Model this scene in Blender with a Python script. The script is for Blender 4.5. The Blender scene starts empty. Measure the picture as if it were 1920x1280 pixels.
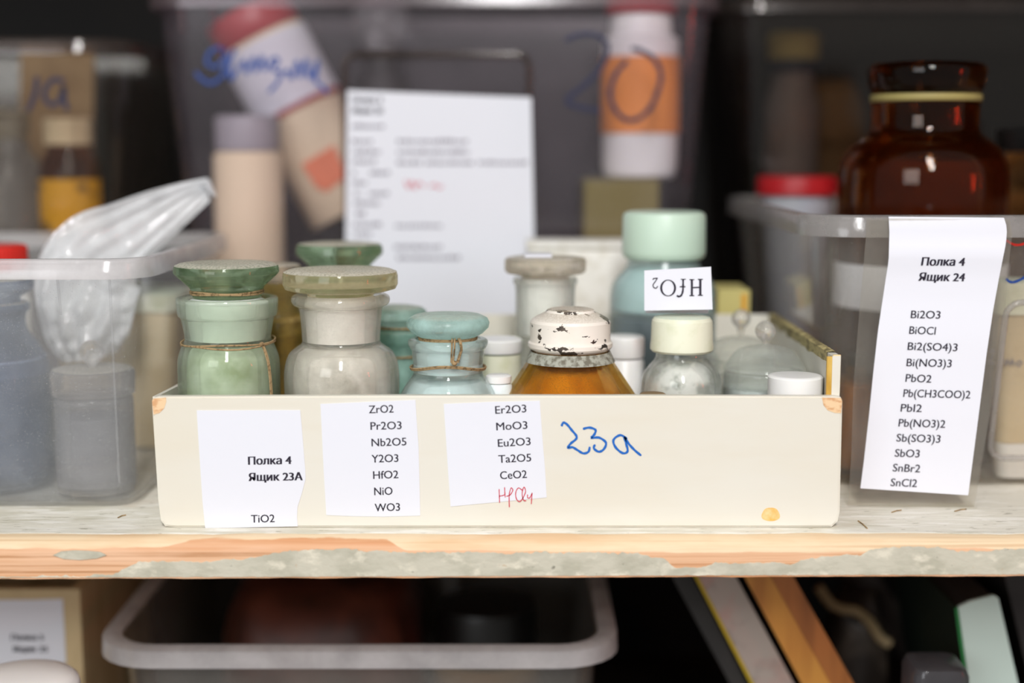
import bpy, bmesh, math, random
from mathutils import Vector, noise as mnoise

random.seed(7)
SC = bpy.context.scene
COL = SC.collection
PI = math.pi

# ------------------------------------------------------------------ camera
F = 2667.0                      # focal length in pixels of the 1920 x 1280 frame (50 mm lens)
CAM = Vector((0.0, -0.849, 0.232))
PITCH = math.radians(7.8)
FWD = Vector((0, math.cos(PITCH), -math.sin(PITCH)))
UPV = Vector((0, math.sin(PITCH), math.cos(PITCH)))
cd = bpy.data.cameras.new('camera')
cam = bpy.data.objects.new('camera', cd)
COL.objects.link(cam)
cam.location = CAM
cam.rotation_euler = (PI / 2 - PITCH, 0, 0)
cd.lens = 36.0 * F / 1920.0
cd.sensor_width = 36.0
cd.clip_start = 0.01
cd.dof.use_dof = True
cd.dof.focus_distance = 0.885
cd.dof.aperture_fstop = 1.8
cd.dof.aperture_blades = 0
SC.camera = cam

# ------------------------------------------------------------------ light
W = bpy.data.worlds.new('room_light')
SC.world = W
W.use_nodes = True
bg = W.node_tree.nodes['Background']
bg.inputs[0].default_value = (1.0, 0.99, 0.975, 1)
bg.inputs[1].default_value = 0.35


def area(name, loc, aim, sx, sy, power, color):
    l = bpy.data.lights.new(name, 'AREA')
    l.shape = 'RECTANGLE'
    l.size, l.size_y = sx, sy
    l.energy = power
    l.color = color
    o = bpy.data.objects.new(name, l)
    COL.objects.link(o)
    o.location = loc
    d = Vector(aim) - Vector(loc)
    o.rotation_euler = d.to_track_quat('-Z', 'Y').to_euler()
    return o


area('ceiling_lamp', (0.1, -2.3, 1.85), (0.0, 0.25, 0.15), 0.32, 1.7, 80.0, (1.0, 0.995, 0.99))
area('room_window', (-1.6, -3.0, 0.95), (0.0, 0.25, 0.15), 1.3, 1.1, 30.0, (0.94, 0.97, 1.0))  # added fill light, brightens the shelf from the front left
area('red_lamp', (1.9, -1.0, 0.36), (0.0, 0.2, 0.15), 0.06, 0.30, 2.5, (1.0, 0.06, 0.02))

SC.view_settings.view_transform = 'Standard'
SC.view_settings.look = 'None'
SC.view_settings.gamma = 1.0
SC.view_settings.use_curve_mapping = False
SC.view_settings.exposure = -0.06
SC.cycles.max_bounces = 24
SC.cycles.transparent_max_bounces = 48
SC.cycles.transmission_bounces = 20
SC.cycles.glossy_bounces = 8
SC.cycles.diffuse_bounces = 5
SC.cycles.sample_clamp_indirect = 12.0


# ------------------------------------------------------------------ measuring helpers
def ray(px, py):
    return Vector(((px - 960) / F, 0, 0)) + UPV * ((640 - py) / F) + FWD


def at(px, py, Y):
    d = ray(px, py)
    return CAM + d * ((Y - CAM.y) / d.y)


def on_plane(px, py, p0, n):
    d = ray(px, py)
    return CAM + d * ((p0 - CAM).dot(n) / d.dot(n))


def on_surf(px, py, fn, Y0=0.06):
    Y = Y0
    p = at(px, py, Y)
    for _ in range(25):
        p = at(px, py, Y)
        Y = fn(p.z)
    return at(px, py, Y)


def mpp(px, py, Y):
    return (at(px, py, Y) - CAM).dot(FWD) / F


def srgb(h, k=1.0):
    h = h.lstrip('#')
    out = []
    for i in (0, 2, 4):
        c = int(h[i:i + 2], 16) / 255.0
        c = c / 12.92 if c <= 0.04045 else ((c + 0.055) / 1.055) ** 2.4
        out.append(min(1.0, c * k))
    return (out[0], out[1], out[2], 1.0)


# ------------------------------------------------------------------ materials
def new_mat(name):
    m = bpy.data.materials.new(name)
    m.use_nodes = True
    nt = m.node_tree
    nt.nodes.clear()
    out = nt.nodes.new('ShaderNodeOutputMaterial')
    return m, nt, out


def N(nt, t, **kw):
    n = nt.nodes.new(t)
    for k, v in kw.items():
        setattr(n, k, v)
    return n


def noise_fac(nt, scale, detail=4, lo=0.4, hi=0.6, stretch=(1, 1, 1), rough=0.55, off=0.0):
    tc = N(nt, 'ShaderNodeTexCoord')
    mp = N(nt, 'ShaderNodeMapping')
    mp.inputs['Scale'].default_value = stretch
    mp.inputs['Location'].default_value = (off, off * 0.7, off * 1.3)
    nt.links.new(tc.outputs['Object'], mp.inputs['Vector'])
    nz = N(nt, 'ShaderNodeTexNoise')
    nz.inputs['Scale'].default_value = scale
    nz.inputs['Detail'].default_value = detail
    nz.inputs['Roughness'].default_value = rough
    nt.links.new(mp.outputs['Vector'], nz.inputs['Vector'])
    mr = N(nt, 'ShaderNodeMapRange')
    mr.inputs['From Min'].default_value = lo
    mr.inputs['From Max'].default_value = hi
    nt.links.new(nz.outputs[0], mr.inputs['Value'])
    return mr.outputs[0], nz.outputs[0]


def mix_col(nt, fac, a, b):
    mx = N(nt, 'ShaderNodeMix', data_type='RGBA')
    for sock, v in ((mx.inputs['Factor'], fac), (mx.inputs['A'], a), (mx.inputs['B'], b)):
        pass
    def put(s, v):
        if hasattr(v, 'is_linked') or hasattr(v, 'links'):
            nt.links.new(v, s)
        else:
            s.default_value = v
    put(mx.inputs[0], fac)
    put(mx.inputs[6], a)
    put(mx.inputs[7], b)
    return mx.outputs[2]


def mul(nt, a, k):
    m = N(nt, 'ShaderNodeMath', operation='MULTIPLY')
    nt.links.new(a, m.inputs[0])
    if isinstance(k, (int, float)):
        m.inputs[1].default_value = k
    else:
        nt.links.new(k, m.inputs[1])
    return m.outputs[0]


def up_mask(nt, lo=0.75, hi=0.95):
    g = N(nt, 'ShaderNodeNewGeometry')
    sp = N(nt, 'ShaderNodeSeparateXYZ')
    nt.links.new(g.outputs['Normal'], sp.inputs[0])
    mr = N(nt, 'ShaderNodeMapRange')
    mr.inputs['From Min'].default_value = lo
    mr.inputs['From Max'].default_value = hi
    nt.links.new(sp.outputs['Z'], mr.inputs['Value'])
    return mr.outputs[0]


def solid(name, col, rough=0.5, layers=(), bump=None, dust=None, spec=0.5, trans=0.0, sss=0.0):
    """opaque principled material; layers = [(colour, scale, lo, hi, stretch, strength)]"""
    m, nt, out = new_mat(name)
    b = N(nt, 'ShaderNodeBsdfPrincipled')
    b.inputs['Roughness'].default_value = rough
    b.inputs['Specular IOR Level'].default_value = spec
    b.inputs['Transmission Weight'].default_value = trans
    c = col
    b.inputs['Base Color'].default_value = col
    for i, (lc, sca, lo, hi, st, k) in enumerate(layers):
        f, _ = noise_fac(nt, sca, 5, lo, hi, st, off=i * 3.7)
        f = mul(nt, f, k)
        c = mix_col(nt, f, c, lc)
    if dust:
        dc, k = dust
        f, _ = noise_fac(nt, 900, 3, 0.3, 0.6, (1, 1, 1))
        f = mul(nt, mul(nt, up_mask(nt), f), k)
        c = mix_col(nt, f, c, dc)
    if layers or dust:
        nt.links.new(c, b.inputs['Base Color'])
    if sss:
        b.inputs['Subsurface Weight'].default_value = sss
        b.inputs['Subsurface Radius'].default_value = (0.004, 0.004, 0.003)
        b.inputs['Subsurface Scale'].default_value = 1.0
    if bump:
        sca, strength, st = bump
        _, raw = noise_fac(nt, sca, 6, 0, 1, st, off=9.1)
        bp = N(nt, 'ShaderNodeBump')
        bp.inputs['Strength'].default_value = strength
        bp.inputs['Distance'].default_value = 0.001
        nt.links.new(raw, bp.inputs['Height'])
        nt.links.new(bp.outputs[0], b.inputs['Normal'])
    nt.links.new(b.outputs[0], out.inputs['Surface'])
    return m


def glass(name, tint, rough=0.04, haze=0.15, haze_col='#e8ece4', dust=None, specks=0.0, ior=1.45, wob=0.0, thin=0.5, mott=0.5):
    """real refracting glass with a film of dirt"""
    m, nt, out = new_mat(name)
    b = N(nt, 'ShaderNodeBsdfPrincipled')
    b.inputs['Base Color'].default_value = srgb(tint)
    b.inputs['Roughness'].default_value = rough
    b.inputs['Transmission Weight'].default_value = 1.0
    b.inputs['IOR'].default_value = ior
    if wob:
        _, raw = noise_fac(nt, 60, 2, 0, 1)
        bp = N(nt, 'ShaderNodeBump')
        bp.inputs['Strength'].default_value = wob
        bp.inputs['Distance'].default_value = 0.002
        nt.links.new(raw, bp.inputs['Height'])
        nt.links.new(bp.outputs[0], b.inputs['Normal'])
    df = N(nt, 'ShaderNodeBsdfDiffuse')
    df.inputs[0].default_value = srgb(haze_col)
    tl = N(nt, 'ShaderNodeBsdfTranslucent')
    tl.inputs[0].default_value = srgb(haze_col)
    hz = N(nt, 'ShaderNodeMixShader')
    hz.inputs[0].default_value = 0.45
    nt.links.new(df.outputs[0], hz.inputs[1])
    nt.links.new(tl.outputs[0], hz.inputs[2])
    f, _ = noise_fac(nt, 45, 6, 0.5 - 0.125 / mott, 0.5 + 0.125 / mott)
    fac = mul(nt, f, haze * 2)
    if specks:
        f2, _ = noise_fac(nt, 1500, 2, 0.60, 0.70)
        f3 = mul(nt, f2, specks)
        mxm = N(nt, 'ShaderNodeMath', operation='MAXIMUM')
        nt.links.new(fac, mxm.inputs[0])
        nt.links.new(f3, mxm.inputs[1])
        fac = mxm.outputs[0]
    mx = N(nt, 'ShaderNodeMixShader')
    nt.links.new(fac, mx.inputs[0])
    tr = N(nt, 'ShaderNodeBsdfTransparent')
    tr.inputs[0].default_value = srgb(tint)
    mt = N(nt, 'ShaderNodeMixShader')
    mt.inputs[0].default_value = thin
    nt.links.new(b.outputs[0], mt.inputs[1])
    nt.links.new(tr.outputs[0], mt.inputs[2])
    nt.links.new(mt.outputs[0], mx.inputs[1])
    nt.links.new(hz.outputs[0], mx.inputs[2])
    last = mx.outputs[0]
    if dust:
        f4, _ = noise_fac(nt, 700, 3, 0.2, 0.55)
        d = mul(nt, mul(nt, up_mask(nt), f4), dust)
        dd = N(nt, 'ShaderNodeBsdfDiffuse')
        dd.inputs[0].default_value = srgb('#c9c3b4')
        md = N(nt, 'ShaderNodeMixShader')
        nt.links.new(d, md.inputs[0])
        nt.links.new(last, md.inputs[1])
        nt.links.new(dd.outputs[0], md.inputs[2])
        last = md.outputs[0]
    nt.links.new(last, out.inputs['Surface'])
    return m


def plastic(name, tint, haze=0.15, haze_col='#e6e4e6', rough=0.12, gloss=0.6, scratch=0.0, wrinkle=0.0):
    """thin see-through plastic: straight transmission, a milky share, a sheen at grazing angles"""
    m, nt, out = new_mat(name)
    tr = N(nt, 'ShaderNodeBsdfTransparent')
    tr.inputs[0].default_value = srgb(tint)
    df = N(nt, 'ShaderNodeBsdfDiffuse')
    df.inputs[0].default_value = srgb(haze_col)
    tl = N(nt, 'ShaderNodeBsdfTranslucent')
    tl.inputs[0].default_value = srgb(haze_col)
    hz = N(nt, 'ShaderNodeMixShader')
    hz.inputs[0].default_value = 0.4
    nt.links.new(df.outputs[0], hz.inputs[1])
    nt.links.new(tl.outputs[0], hz.inputs[2])
    m1 = N(nt, 'ShaderNodeMixShader')
    f, _ = noise_fac(nt, 30, 6, 0.2, 0.8)
    ad = N(nt, 'ShaderNodeMath', operation='MULTIPLY_ADD')
    nt.links.new(f, ad.inputs[0])
    ad.inputs[1].default_value = haze * 0.8
    ad.inputs[2].default_value = haze * 0.6
    fac = ad.outputs[0]
    if scratch:
        f2, _ = noise_fac(nt, 1200, 2, 0.64, 0.72)
        f3 = mul(nt, f2, scratch)
        mxm = N(nt, 'ShaderNodeMath', operation='MAXIMUM')
        nt.links.new(fac, mxm.inputs[0])
        nt.links.new(f3, mxm.inputs[1])
        fac = mxm.outputs[0]
    nt.links.new(fac, m1.inputs[0])
    nt.links.new(tr.outputs[0], m1.inputs[1])
    nt.links.new(hz.outputs[0], m1.inputs[2])
    gl = N(nt, 'ShaderNodeBsdfGlossy')
    gl.inputs['Roughness'].default_value = rough
    lw = N(nt, 'ShaderNodeLayerWeight')
    lw.inputs['Blend'].default_value = 0.5
    if wrinkle:
        _, raw = noise_fac(nt, 35, 5, 0, 1)
        bp = N(nt, 'ShaderNodeBump')
        bp.inputs['Strength'].default_value = wrinkle
        bp.inputs['Distance'].default_value = 0.004
        nt.links.new(raw, bp.inputs['Height'])
        nt.links.new(bp.outputs[0], gl.inputs['Normal'])
        nt.links.new(bp.outputs[0], lw.inputs['Normal'])
    pw = N(nt, 'ShaderNodeMath', operation='POWER')
    nt.links.new(lw.outputs['Facing'], pw.inputs[0])
    pw.inputs[1].default_value = 4.0
    ma = N(nt, 'ShaderNodeMath', operation='MULTIPLY_ADD')
    nt.links.new(pw.outputs[0], ma.inputs[0])
    ma.inputs[1].default_value = gloss
    ma.inputs[2].default_value = 0.035
    m2 = N(nt, 'ShaderNodeMixShader')
    nt.links.new(ma.outputs[0], m2.inputs[0])
    nt.links.new(m1.outputs[0], m2.inputs[1])
    nt.links.new(gl.outputs[0], m2.inputs[2])
    nt.links.new(m2.outputs[0], out.inputs['Surface'])
    return m


M = {}
M['paper'] = solid('white_paper', srgb('#dfe0e7'), 0.75, bump=(90, 0.12, (1, 1, 1)))
M['ink'] = solid('black_print', srgb('#1d1428'), 0.7)
M['ink_grey'] = solid('grey_print', srgb('#6e6672'), 0.7)
M['blue_ink'] = solid('blue_marker', srgb('#0c62b8'), 0.5)
M['navy_ink'] = solid('navy_marker', srgb('#10143a'), 0.5)
M['mid_blue_ink'] = solid('bright_blue_marker', srgb('#123f8a'), 0.5)
M['red_ink'] = solid('red_pen', srgb('#c8324a'), 0.6)
M['cream'] = solid('cream_painted_wood', srgb('#dedace'), 0.42,
                   [(srgb('#d9cfb8'), 14, 0.45, 0.75, (0.4, 1, 1), 0.5), (srgb('#dbd4c4'), 60, 0.5, 0.7, (0.15, 1, 1), 0.5)],
                   bump=(120, 0.08, (0.2, 1, 1)))
M['raw_edge'] = solid('pale_plywood_edge', srgb('#e9cf97'), 0.6, [(srgb('#c99a4d'), 130, 0.5, 0.65, (0.2, 0.2, 1), 0.7)])
M['varnish'] = solid('amber_varnish', srgb('#d9b45c'), 0.4, [(srgb('#b98a2c'), 120, 0.45, 0.6, (1, 1, 0.2), 0.8)])
M['worn_edge'] = solid('worn_greyed_edge', srgb('#b3a472'), 0.7, [(srgb('#5f5636'), 260, 0.45, 0.6, (1, 0.4, 1), 0.8)])
M['corner_wood'] = solid('bare_corner_wood', srgb('#e9c79c'), 0.6, [(srgb('#c98b56'), 160, 0.48, 0.62, (1, 1, 2), 0.7)])
M['stain'] = solid('orange_stain', srgb('#e2b25c'), 0.5, [(srgb('#ead09a'), 160, 0.42, 0.62, (1, 1, 1), 0.9)])
def pine_board():
    m, nt, out = new_mat('bare_pine')
    b = N(nt, 'ShaderNodeBsdfPrincipled')
    b.inputs['Roughness'].default_value = 0.6
    f1, _ = noise_fac(nt, 22, 5, 0.45, 0.62, (0.10, 1, 6))
    f2, _ = noise_fac(nt, 45, 5, 0.52, 0.62, (0.06, 1, 7), off=3.0)
    f3, _ = noise_fac(nt, 30, 5, 0.5, 0.66, (0.3, 1, 2), off=6.0)
    c = mix_col(nt, mul(nt, f1, 0.85), srgb('#dcae88'), srgb('#cd8f5f'))
    c = mix_col(nt, mul(nt, f2, 0.75), c, srgb('#a9713f'))
    c = mix_col(nt, mul(nt, f3, 0.5), c, srgb('#e6bd9c'))
    p = mix_col(nt, mul(nt, f3, 0.8), srgb('#e6cda9'), srgb('#dcb68c'))
    p = mix_col(nt, mul(nt, f2, 0.45), p, srgb('#b98c5c'))
    # the upper border is scuffed pale, to a ragged depth that varies along the board
    tc = N(nt, 'ShaderNodeTexCoord')
    sp = N(nt, 'ShaderNodeSeparateXYZ')
    nt.links.new(tc.outputs['Object'], sp.inputs[0])
    ux = N(nt, 'ShaderNodeMapRange')
    ux.inputs['From Min'].default_value = -0.32
    ux.inputs['From Max'].default_value = 0.32
    nt.links.new(sp.outputs['X'], ux.inputs['Value'])
    fc = N(nt, 'ShaderNodeFloatCurve')
    cv = fc.mapping.curves[0]
    tab = [(0.0, 0.55), (0.16, 0.50), (0.19, 0.25), (0.22, 0.10), (0.38, 0.12), (0.405, 0.72), (0.6, 0.78), (0.83, 0.80), (0.87, 0.55), (1.0, 0.70)]
    cv.points[0].location = tab[0]
    cv.points[1].location = tab[-1]
    for q in tab[1:-1]:
        cv.points.new(*q)
    fc.mapping.update()
    nt.links.new(ux.outputs[0], fc.inputs['Value'])
    _, raw = noise_fac(nt, 60, 5, 0, 1, (0.4, 1, 1.5), off=11.0)
    dz = N(nt, 'ShaderNodeMath', operation='MULTIPLY_ADD')       # z of the border below the top, in cm
    nt.links.new(sp.outputs['Z'], dz.inputs[0])
    dz.inputs[1].default_value = -100.0
    dz.inputs[2].default_value = 36.0
    sub = N(nt, 'ShaderNodeMath', operation='SUBTRACT')
    nt.links.new(fc.outputs[0], sub.inputs[0])
    nt.links.new(dz.outputs[0], sub.inputs[1])
    ad = N(nt, 'ShaderNodeMath', operation='MULTIPLY_ADD')
    nt.links.new(raw, ad.inputs[0])
    ad.inputs[1].default_value = 0.5
    nt.links.new(sub.outputs[0], ad.inputs[2])
    mr = N(nt, 'ShaderNodeMapRange')
    mr.inputs['From Min'].default_value = 0.21
    mr.inputs['From Max'].default_value = 0.27
    nt.links.new(ad.outputs[0], mr.inputs['Value'])
    c = mix_col(nt, mr.outputs[0], c, p)
    nt.links.new(c, b.inputs['Base Color'])
    _, rb = noise_fac(nt, 130, 6, 0, 1, (0.1, 1, 3), off=2.0)
    bp = N(nt, 'ShaderNodeBump')
    bp.inputs['Strength'].default_value = 0.6
    bp.inputs['Distance'].default_value = 0.001
    nt.links.new(rb, bp.inputs['Height'])
    nt.links.new(bp.outputs[0], b.inputs['Normal'])
    nt.links.new(b.outputs[0], out.inputs['Surface'])
    return m


M['wood'] = pine_board()
M['shelf_paint'] = solid('worn_grey_shelf_paint', srgb('#e4dfd1'), 0.75,
                         [(srgb('#c8c2ae'), 60, 0.48, 0.66, (0.3, 1, 1), 0.7), (srgb('#f2eee4'), 140, 0.5, 0.62, (0.25, 1, 1), 0.8),
                          (srgb('#cdb196'), 18, 0.62, 0.75, (0.4, 1, 1), 0.6), (srgb('#8d8672'), 300, 0.63, 0.7, (0.3, 1, 1), 0.7)],
                         bump=(220, 0.6, (0.3, 1, 1)))
M['peel_paint'] = solid('peeling_grey_paint', srgb('#c3beac'), 0.7,
                        [(srgb('#aeaa97'), 70, 0.45, 0.62, (0.6, 1, 1), 0.8), (srgb('#ddd6c2'), 120, 0.55, 0.68, (0.6, 1, 1), 0.8),
                         (srgb('#6d6a5c'), 180, 0.66, 0.74, (0.8, 1, 1), 0.8), (srgb('#b98a4c'), 130, 0.70, 0.76, (0.7, 1, 1), 0.8)],
                        bump=(200, 0.6, (0.7, 1, 1)))
M['dark_wood'] = solid('dark_stained_board', srgb('#2b1d15'), 0.7, [(srgb('#1a120d'), 20, 0.4, 0.6, (0.2, 1, 1), 0.8)])
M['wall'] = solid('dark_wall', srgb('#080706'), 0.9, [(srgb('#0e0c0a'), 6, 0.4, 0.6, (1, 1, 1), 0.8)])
M['twine'] = solid('brown_twine', srgb('#a58a63'), 0.85, [(srgb('#5f4a2c'), 500, 0.5, 0.62, (1, 1, 1), 0.8)])

M['bin_front'] = plastic('milky_bin_plastic', '#fbfbfb', 0.10, '#f6f8f9', 0.10, 0.5, 0.35)
M['bin_clear'] = plastic('clear_bin_plastic', '#f9f8f6', 0.095, '#e2ddd4', 0.07, 0.55, 0.35)
M['bin_back'] = plastic('lilac_bin_plastic', '#fbf9fb', 0.034, '#c9bcc6', 0.14, 0.35)
M['bin_left'] = plastic('dim_bin_plastic', '#f3f1ee', 0.012, '#b8aca0', 0.12, 0.3)
M['black_amber'] = glass('black_amber_glass', '#8f6238', 0.03, 0.01, '#5a3018')
M['bin_dim'] = plastic('dusty_bin_plastic', '#d0cac4', 0.006, '#b8aca0', 0.12, 0.25)
M['rim_front'] = plastic('milky_rim_plastic', '#f6f5f5', 0.42, '#fbf8f8', 0.14, 0.5)
M['rim_clear'] = plastic('clear_rim_plastic', '#eceae8', 0.30, '#dddad8', 0.16, 0.5, wrinkle=0.15)
M['rim_back'] = plastic('lilac_rim_plastic', '#efe9ee', 0.12, '#b6a7a6', 0.16, 0.4)
M['rim_dim'] = plastic('dusty_rim_plastic', '#d0c8c4', 0.07, '#b2a49c', 0.12, 0.4)
M['film'] = plastic('clear_tape_film', '#f8f7f4', 0.075, '#e4dfd6', 0.06, 0.45, 0.2, wrinkle=0.25)
M['bag'] = plastic('crinkled_polythene', '#f8f9fb', 0.66, '#fdfeff', 0.05, 0.9, wrinkle=0.5)

M['green_lid'] = glass('green_stopper_glass', '#bfd3b8', 0.05, 0.24, '#97b08d', dust=0.85, thin=0.4)
M['green_glass'] = glass('pale_green_glass', '#f1f6ee', 0.04, 0.07, '#d5ddd0', thin=0.5)
M['green_plug'] = solid('frosted_green_plug', srgb('#f1f5f1'), 0.55, bump=(300, 0.2, (0.3, 0.3, 3)))
M['cream_lid'] = glass('yellowish_stopper_glass', '#f1ebcf', 0.05, 0.22, '#ddd2ac', dust=0.95, thin=0.35)
M['clear_glass'] = glass('dusty_clear_glass', '#fbfaf7', 0.06, 0.11, '#e9e6de', specks=0.25, thin=0.45)
M['plain_glass'] = glass('clean_clear_glass', '#fbfcfa', 0.02, 0.10, '#eceeea', thin=0.4)
M['dome_glass'] = glass('hazy_dome_glass', '#fdfefc', 0.03, 0.12, '#fcfdfa', dust=0.10, thin=0.72, mott=0.1)
M['knob_glass'] = glass('knob_glass', '#fdfcfa', 0.02, 0.16, '#fbf6f0', thin=0.55)
M['white_plug'] = solid('frosted_white_plug', srgb('#f4f0ea'), 0.55, bump=(300, 0.2, (0.3, 0.3, 3)))
M['aqua_lid'] = glass('aqua_stopper_glass', '#e9f6f3', 0.2, 0.50, '#d0eee8', dust=0.4)
M['aqua_glass'] = glass('pale_aqua_glass', '#f5faf9', 0.04, 0.08, '#dce9e6', thin=0.35)
M['aqua_plug'] = solid('frosted_aqua_plug', srgb('#e8f1ef'), 0.55, bump=(300, 0.2, (0.3, 0.3, 3)))
M['teal_glass'] = glass('teal_glass', '#dcece6', 0.10, 0.50, '#b9dacf', dust=0.5)
M['smoke_glass'] = glass('smoky_stopper_glass', '#e9e3d8', 0.06, 0.20, '#d3cabb', dust=0.6)
M['amber'] = glass('amber_glass', '#f5e1a4', 0.05, 0.03, '#b08a50', specks=0.75)
M['dark_amber'] = glass('dark_amber_glass', '#d9a873', 0.03, 0.015, '#7a3d18')
M['olive_glass'] = glass('olive_brown_glass', '#eadfb6', 0.08, 0.24, '#b5a572')
M['grey_glass'] = glass('dusty_grey_glass', '#eeeded', 0.08, 0.26, '#c9c7c8', dust=0.6, mott=0.15)
M['blue_glass'] = glass('blue_grey_glass', '#d3dae2', 0.10, 0.26, '#9ba7bb', dust=0.8)
M['crystals'] = solid('white_crystals', srgb('#f4f3ee'), 0.6, [(srgb('#8d9184'), 75, 0.5, 0.62, (1, 1, 1), 0.85)], bump=(90, 1.0, (1, 1, 1)))
M['powder_white'] = solid('white_powder', srgb('#e9e6de'), 0.95, [(srgb('#cfc9ba'), 80, 0.45, 0.65, (1, 1, 1), 0.7)], bump=(250, 0.6, (1, 1, 1)))
M['powder_green'] = solid('greenish_white_film', srgb('#e6ebdc'), 0.9, [(srgb('#a3ad84'), 38, 0.46, 0.66, (1, 1, 1), 0.8), (srgb('#f2f5ec'), 70, 0.55, 0.7, (1, 1, 0.6), 0.7)], bump=(250, 0.4, (1, 1, 1)))
M['powder_cream'] = solid('mottled_grey_film', srgb('#e6e3db'), 0.9, [(srgb('#aba79a'), 42, 0.48, 0.66, (1, 1, 1), 0.85), (srgb('#f5f3ee'), 90, 0.52, 0.68, (1, 1, 0.6), 0.8)], bump=(250, 0.4, (1, 1, 1)))
M['powder_grey'] = solid('grey_powder', srgb('#a3a4a9'), 0.95, [(srgb('#9092a0'), 40, 0.45, 0.65, (1, 1, 1), 0.5)])
M['powder_blue'] = solid('slate_blue_powder', srgb('#8994ab'), 0.95, [(srgb('#6a7590'), 60, 0.45, 0.65, (1, 1, 1), 0.7)])
M['powder_aqua'] = solid('pale_bluish_powder', srgb('#e6eeee'), 0.95, bump=(250, 0.6, (1, 1, 1)))
M['powder_ochre'] = solid('ochre_powder', srgb('#d0b674'), 0.95, [(srgb('#8a7038'), 45, 0.45, 0.6, (1, 1, 1), 0.85)])
M['powder_amber'] = solid('orange_brown_powder', srgb('#e8b550'), 0.95, [(srgb('#b8801f'), 30, 0.45, 0.65, (1.5, 1.5, 0.3), 0.8)])  # orange tone imitates light shining through amber glass
M['chipped_white'] = solid('chipped_white_enamel', srgb('#efe6da'), 0.4,
                           [(srgb('#2a211b'), 120, 0.60, 0.615, (0.8, 0.8, 1.3), 1.0), (srgb('#d9c3ab'), 25, 0.5, 0.75, (1, 1, 1), 0.4)],
                           dust=(srgb('#b8ab94'), 0.8))
M['white_cap'] = solid('white_plastic', srgb('#f1efec'), 0.35, sss=0.15)
M['ivory_cap'] = solid('ivory_plastic', srgb('#e7e7cf'), 0.4, [(srgb('#cdd0a8'), 60, 0.5, 0.7, (1, 1, 1), 0.5)], dust=(srgb('#cfe0cb'), 0.8))
M['mint_cap'] = solid('mint_plastic', srgb('#c6dbc8'), 0.4, sss=0.2)
M['mint_body'] = plastic('pale_mint_plastic', '#f4f8f7', 0.22, '#d9e8e7', 0.2, 0.4)
M['pale_packing'] = solid('pale_packing', srgb('#d3e2e2'), 0.9)
M['navy_liquid'] = solid('navy_crystals', srgb('#1d2b4a'), 0.5)
M['red_cap'] = solid('red_plastic', srgb('#d8271b'), 0.35)
M['dark_red_cap'] = solid('deep_red_plastic', srgb('#a3121a'), 0.4)
M['black_cap'] = solid('black_plastic', srgb('#0e0e0e'), 0.4)
M['rubber_band'] = solid('yellowed_band', srgb('#9d8f56'), 0.6)
M['beige'] = solid('beige_label_paper', srgb('#e6d2b2'), 0.7)
M['beige_tub'] = solid('beige_plastic', srgb('#d3bd95'), 0.5, [(srgb('#c2a878'), 40, 0.45, 0.65, (1, 1, 1), 0.6)])
M['orange_label'] = solid('orange_label', srgb('#e58a35'), 0.6)
M['salmon'] = solid('salmon_sticker', srgb('#e07a50'), 0.6)
M['yellow_label'] = solid('yellow_label', srgb('#e0a51e'), 0.6, [(srgb('#4d3610'), 60, 0.6, 0.66, (1, 1, 1), 0.9)])
M['grey_cap'] = solid('grey_plastic', srgb('#9f9aa0'), 0.5)
M['tan'] = solid('tan_plastic', srgb('#8a6f4a'), 0.6)
M['olive'] = solid('olive_card', srgb('#7d7138'), 0.7)
M['dark_grey'] = solid('dark_grey_card', srgb('#2e2a28'), 0.6, [(srgb('#1c1a19'), 15, 0.4, 0.6, (1, 1, 1), 0.7)])
M['mid_grey'] = solid('mid_grey_card', srgb('#625a55'), 0.6)
M['card'] = solid('brown_card', srgb('#8f7453'), 0.8, [(srgb('#75593a'), 25, 0.4, 0.6, (1, 1, 1), 0.7)])
M['kraft'] = solid('kraft_wood', srgb('#c9b288'), 0.7, [(srgb('#a48a5c'), 40, 0.45, 0.65, (1, 1, 0.2), 0.7)])
M['orange_wood'] = solid('varnished_orange_wood', srgb('#c98a3a'), 0.5, [(srgb('#a8682a'), 30, 0.45, 0.65, (2, 1, 0.15), 0.8)])
M['orange_side'] = solid('darker_varnished_wood', srgb('#a5632c'), 0.5, [(srgb('#7e481c'), 30, 0.45, 0.65, (2, 1, 0.15), 0.8)])  # copy of the plank's wood with the side's shade put into the colour
M['mottled'] = solid('mottled_pink_paper', srgb('#a89a90'), 0.7, [(srgb('#b3867b'), 28, 0.45, 0.6, (1, 1, 1), 0.8), (srgb('#77706a'), 40, 0.5, 0.7, (1, 1, 1), 0.7)])
M['yellow_edge'] = solid('yellow_cover', srgb('#b79a12'), 0.6)
M['mint_card'] = solid('pale_mint_card', srgb('#c9dcd2'), 0.6)
M['green_edge'] = solid('green_card', srgb('#1f7a3a'), 0.6)
M['grey_tub'] = plastic('grey_translucent_plastic', '#b9b7ba', 0.28, '#8b898d', 0.15, 0.5)
M['dark_bag'] = solid('dark_crumpled_film', srgb('#3a332e'), 0.35, [(srgb('#75685a'), 25, 0.52, 0.68, (1, 1, 1), 0.7)], bump=(30, 0.9, (1, 1, 1)))
M['brown_bag'] = solid('reddish_brown_film', srgb('#5a2c1e'), 0.5, [(srgb('#2e1610'), 18, 0.4, 0.6, (1, 1, 1), 0.8)])


# ------------------------------------------------------------------ object helpers
def wloc(o):
    v = Vector((0, 0, 0))
    while o is not None:
        v += o.location
        o = o.parent
    return v


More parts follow.
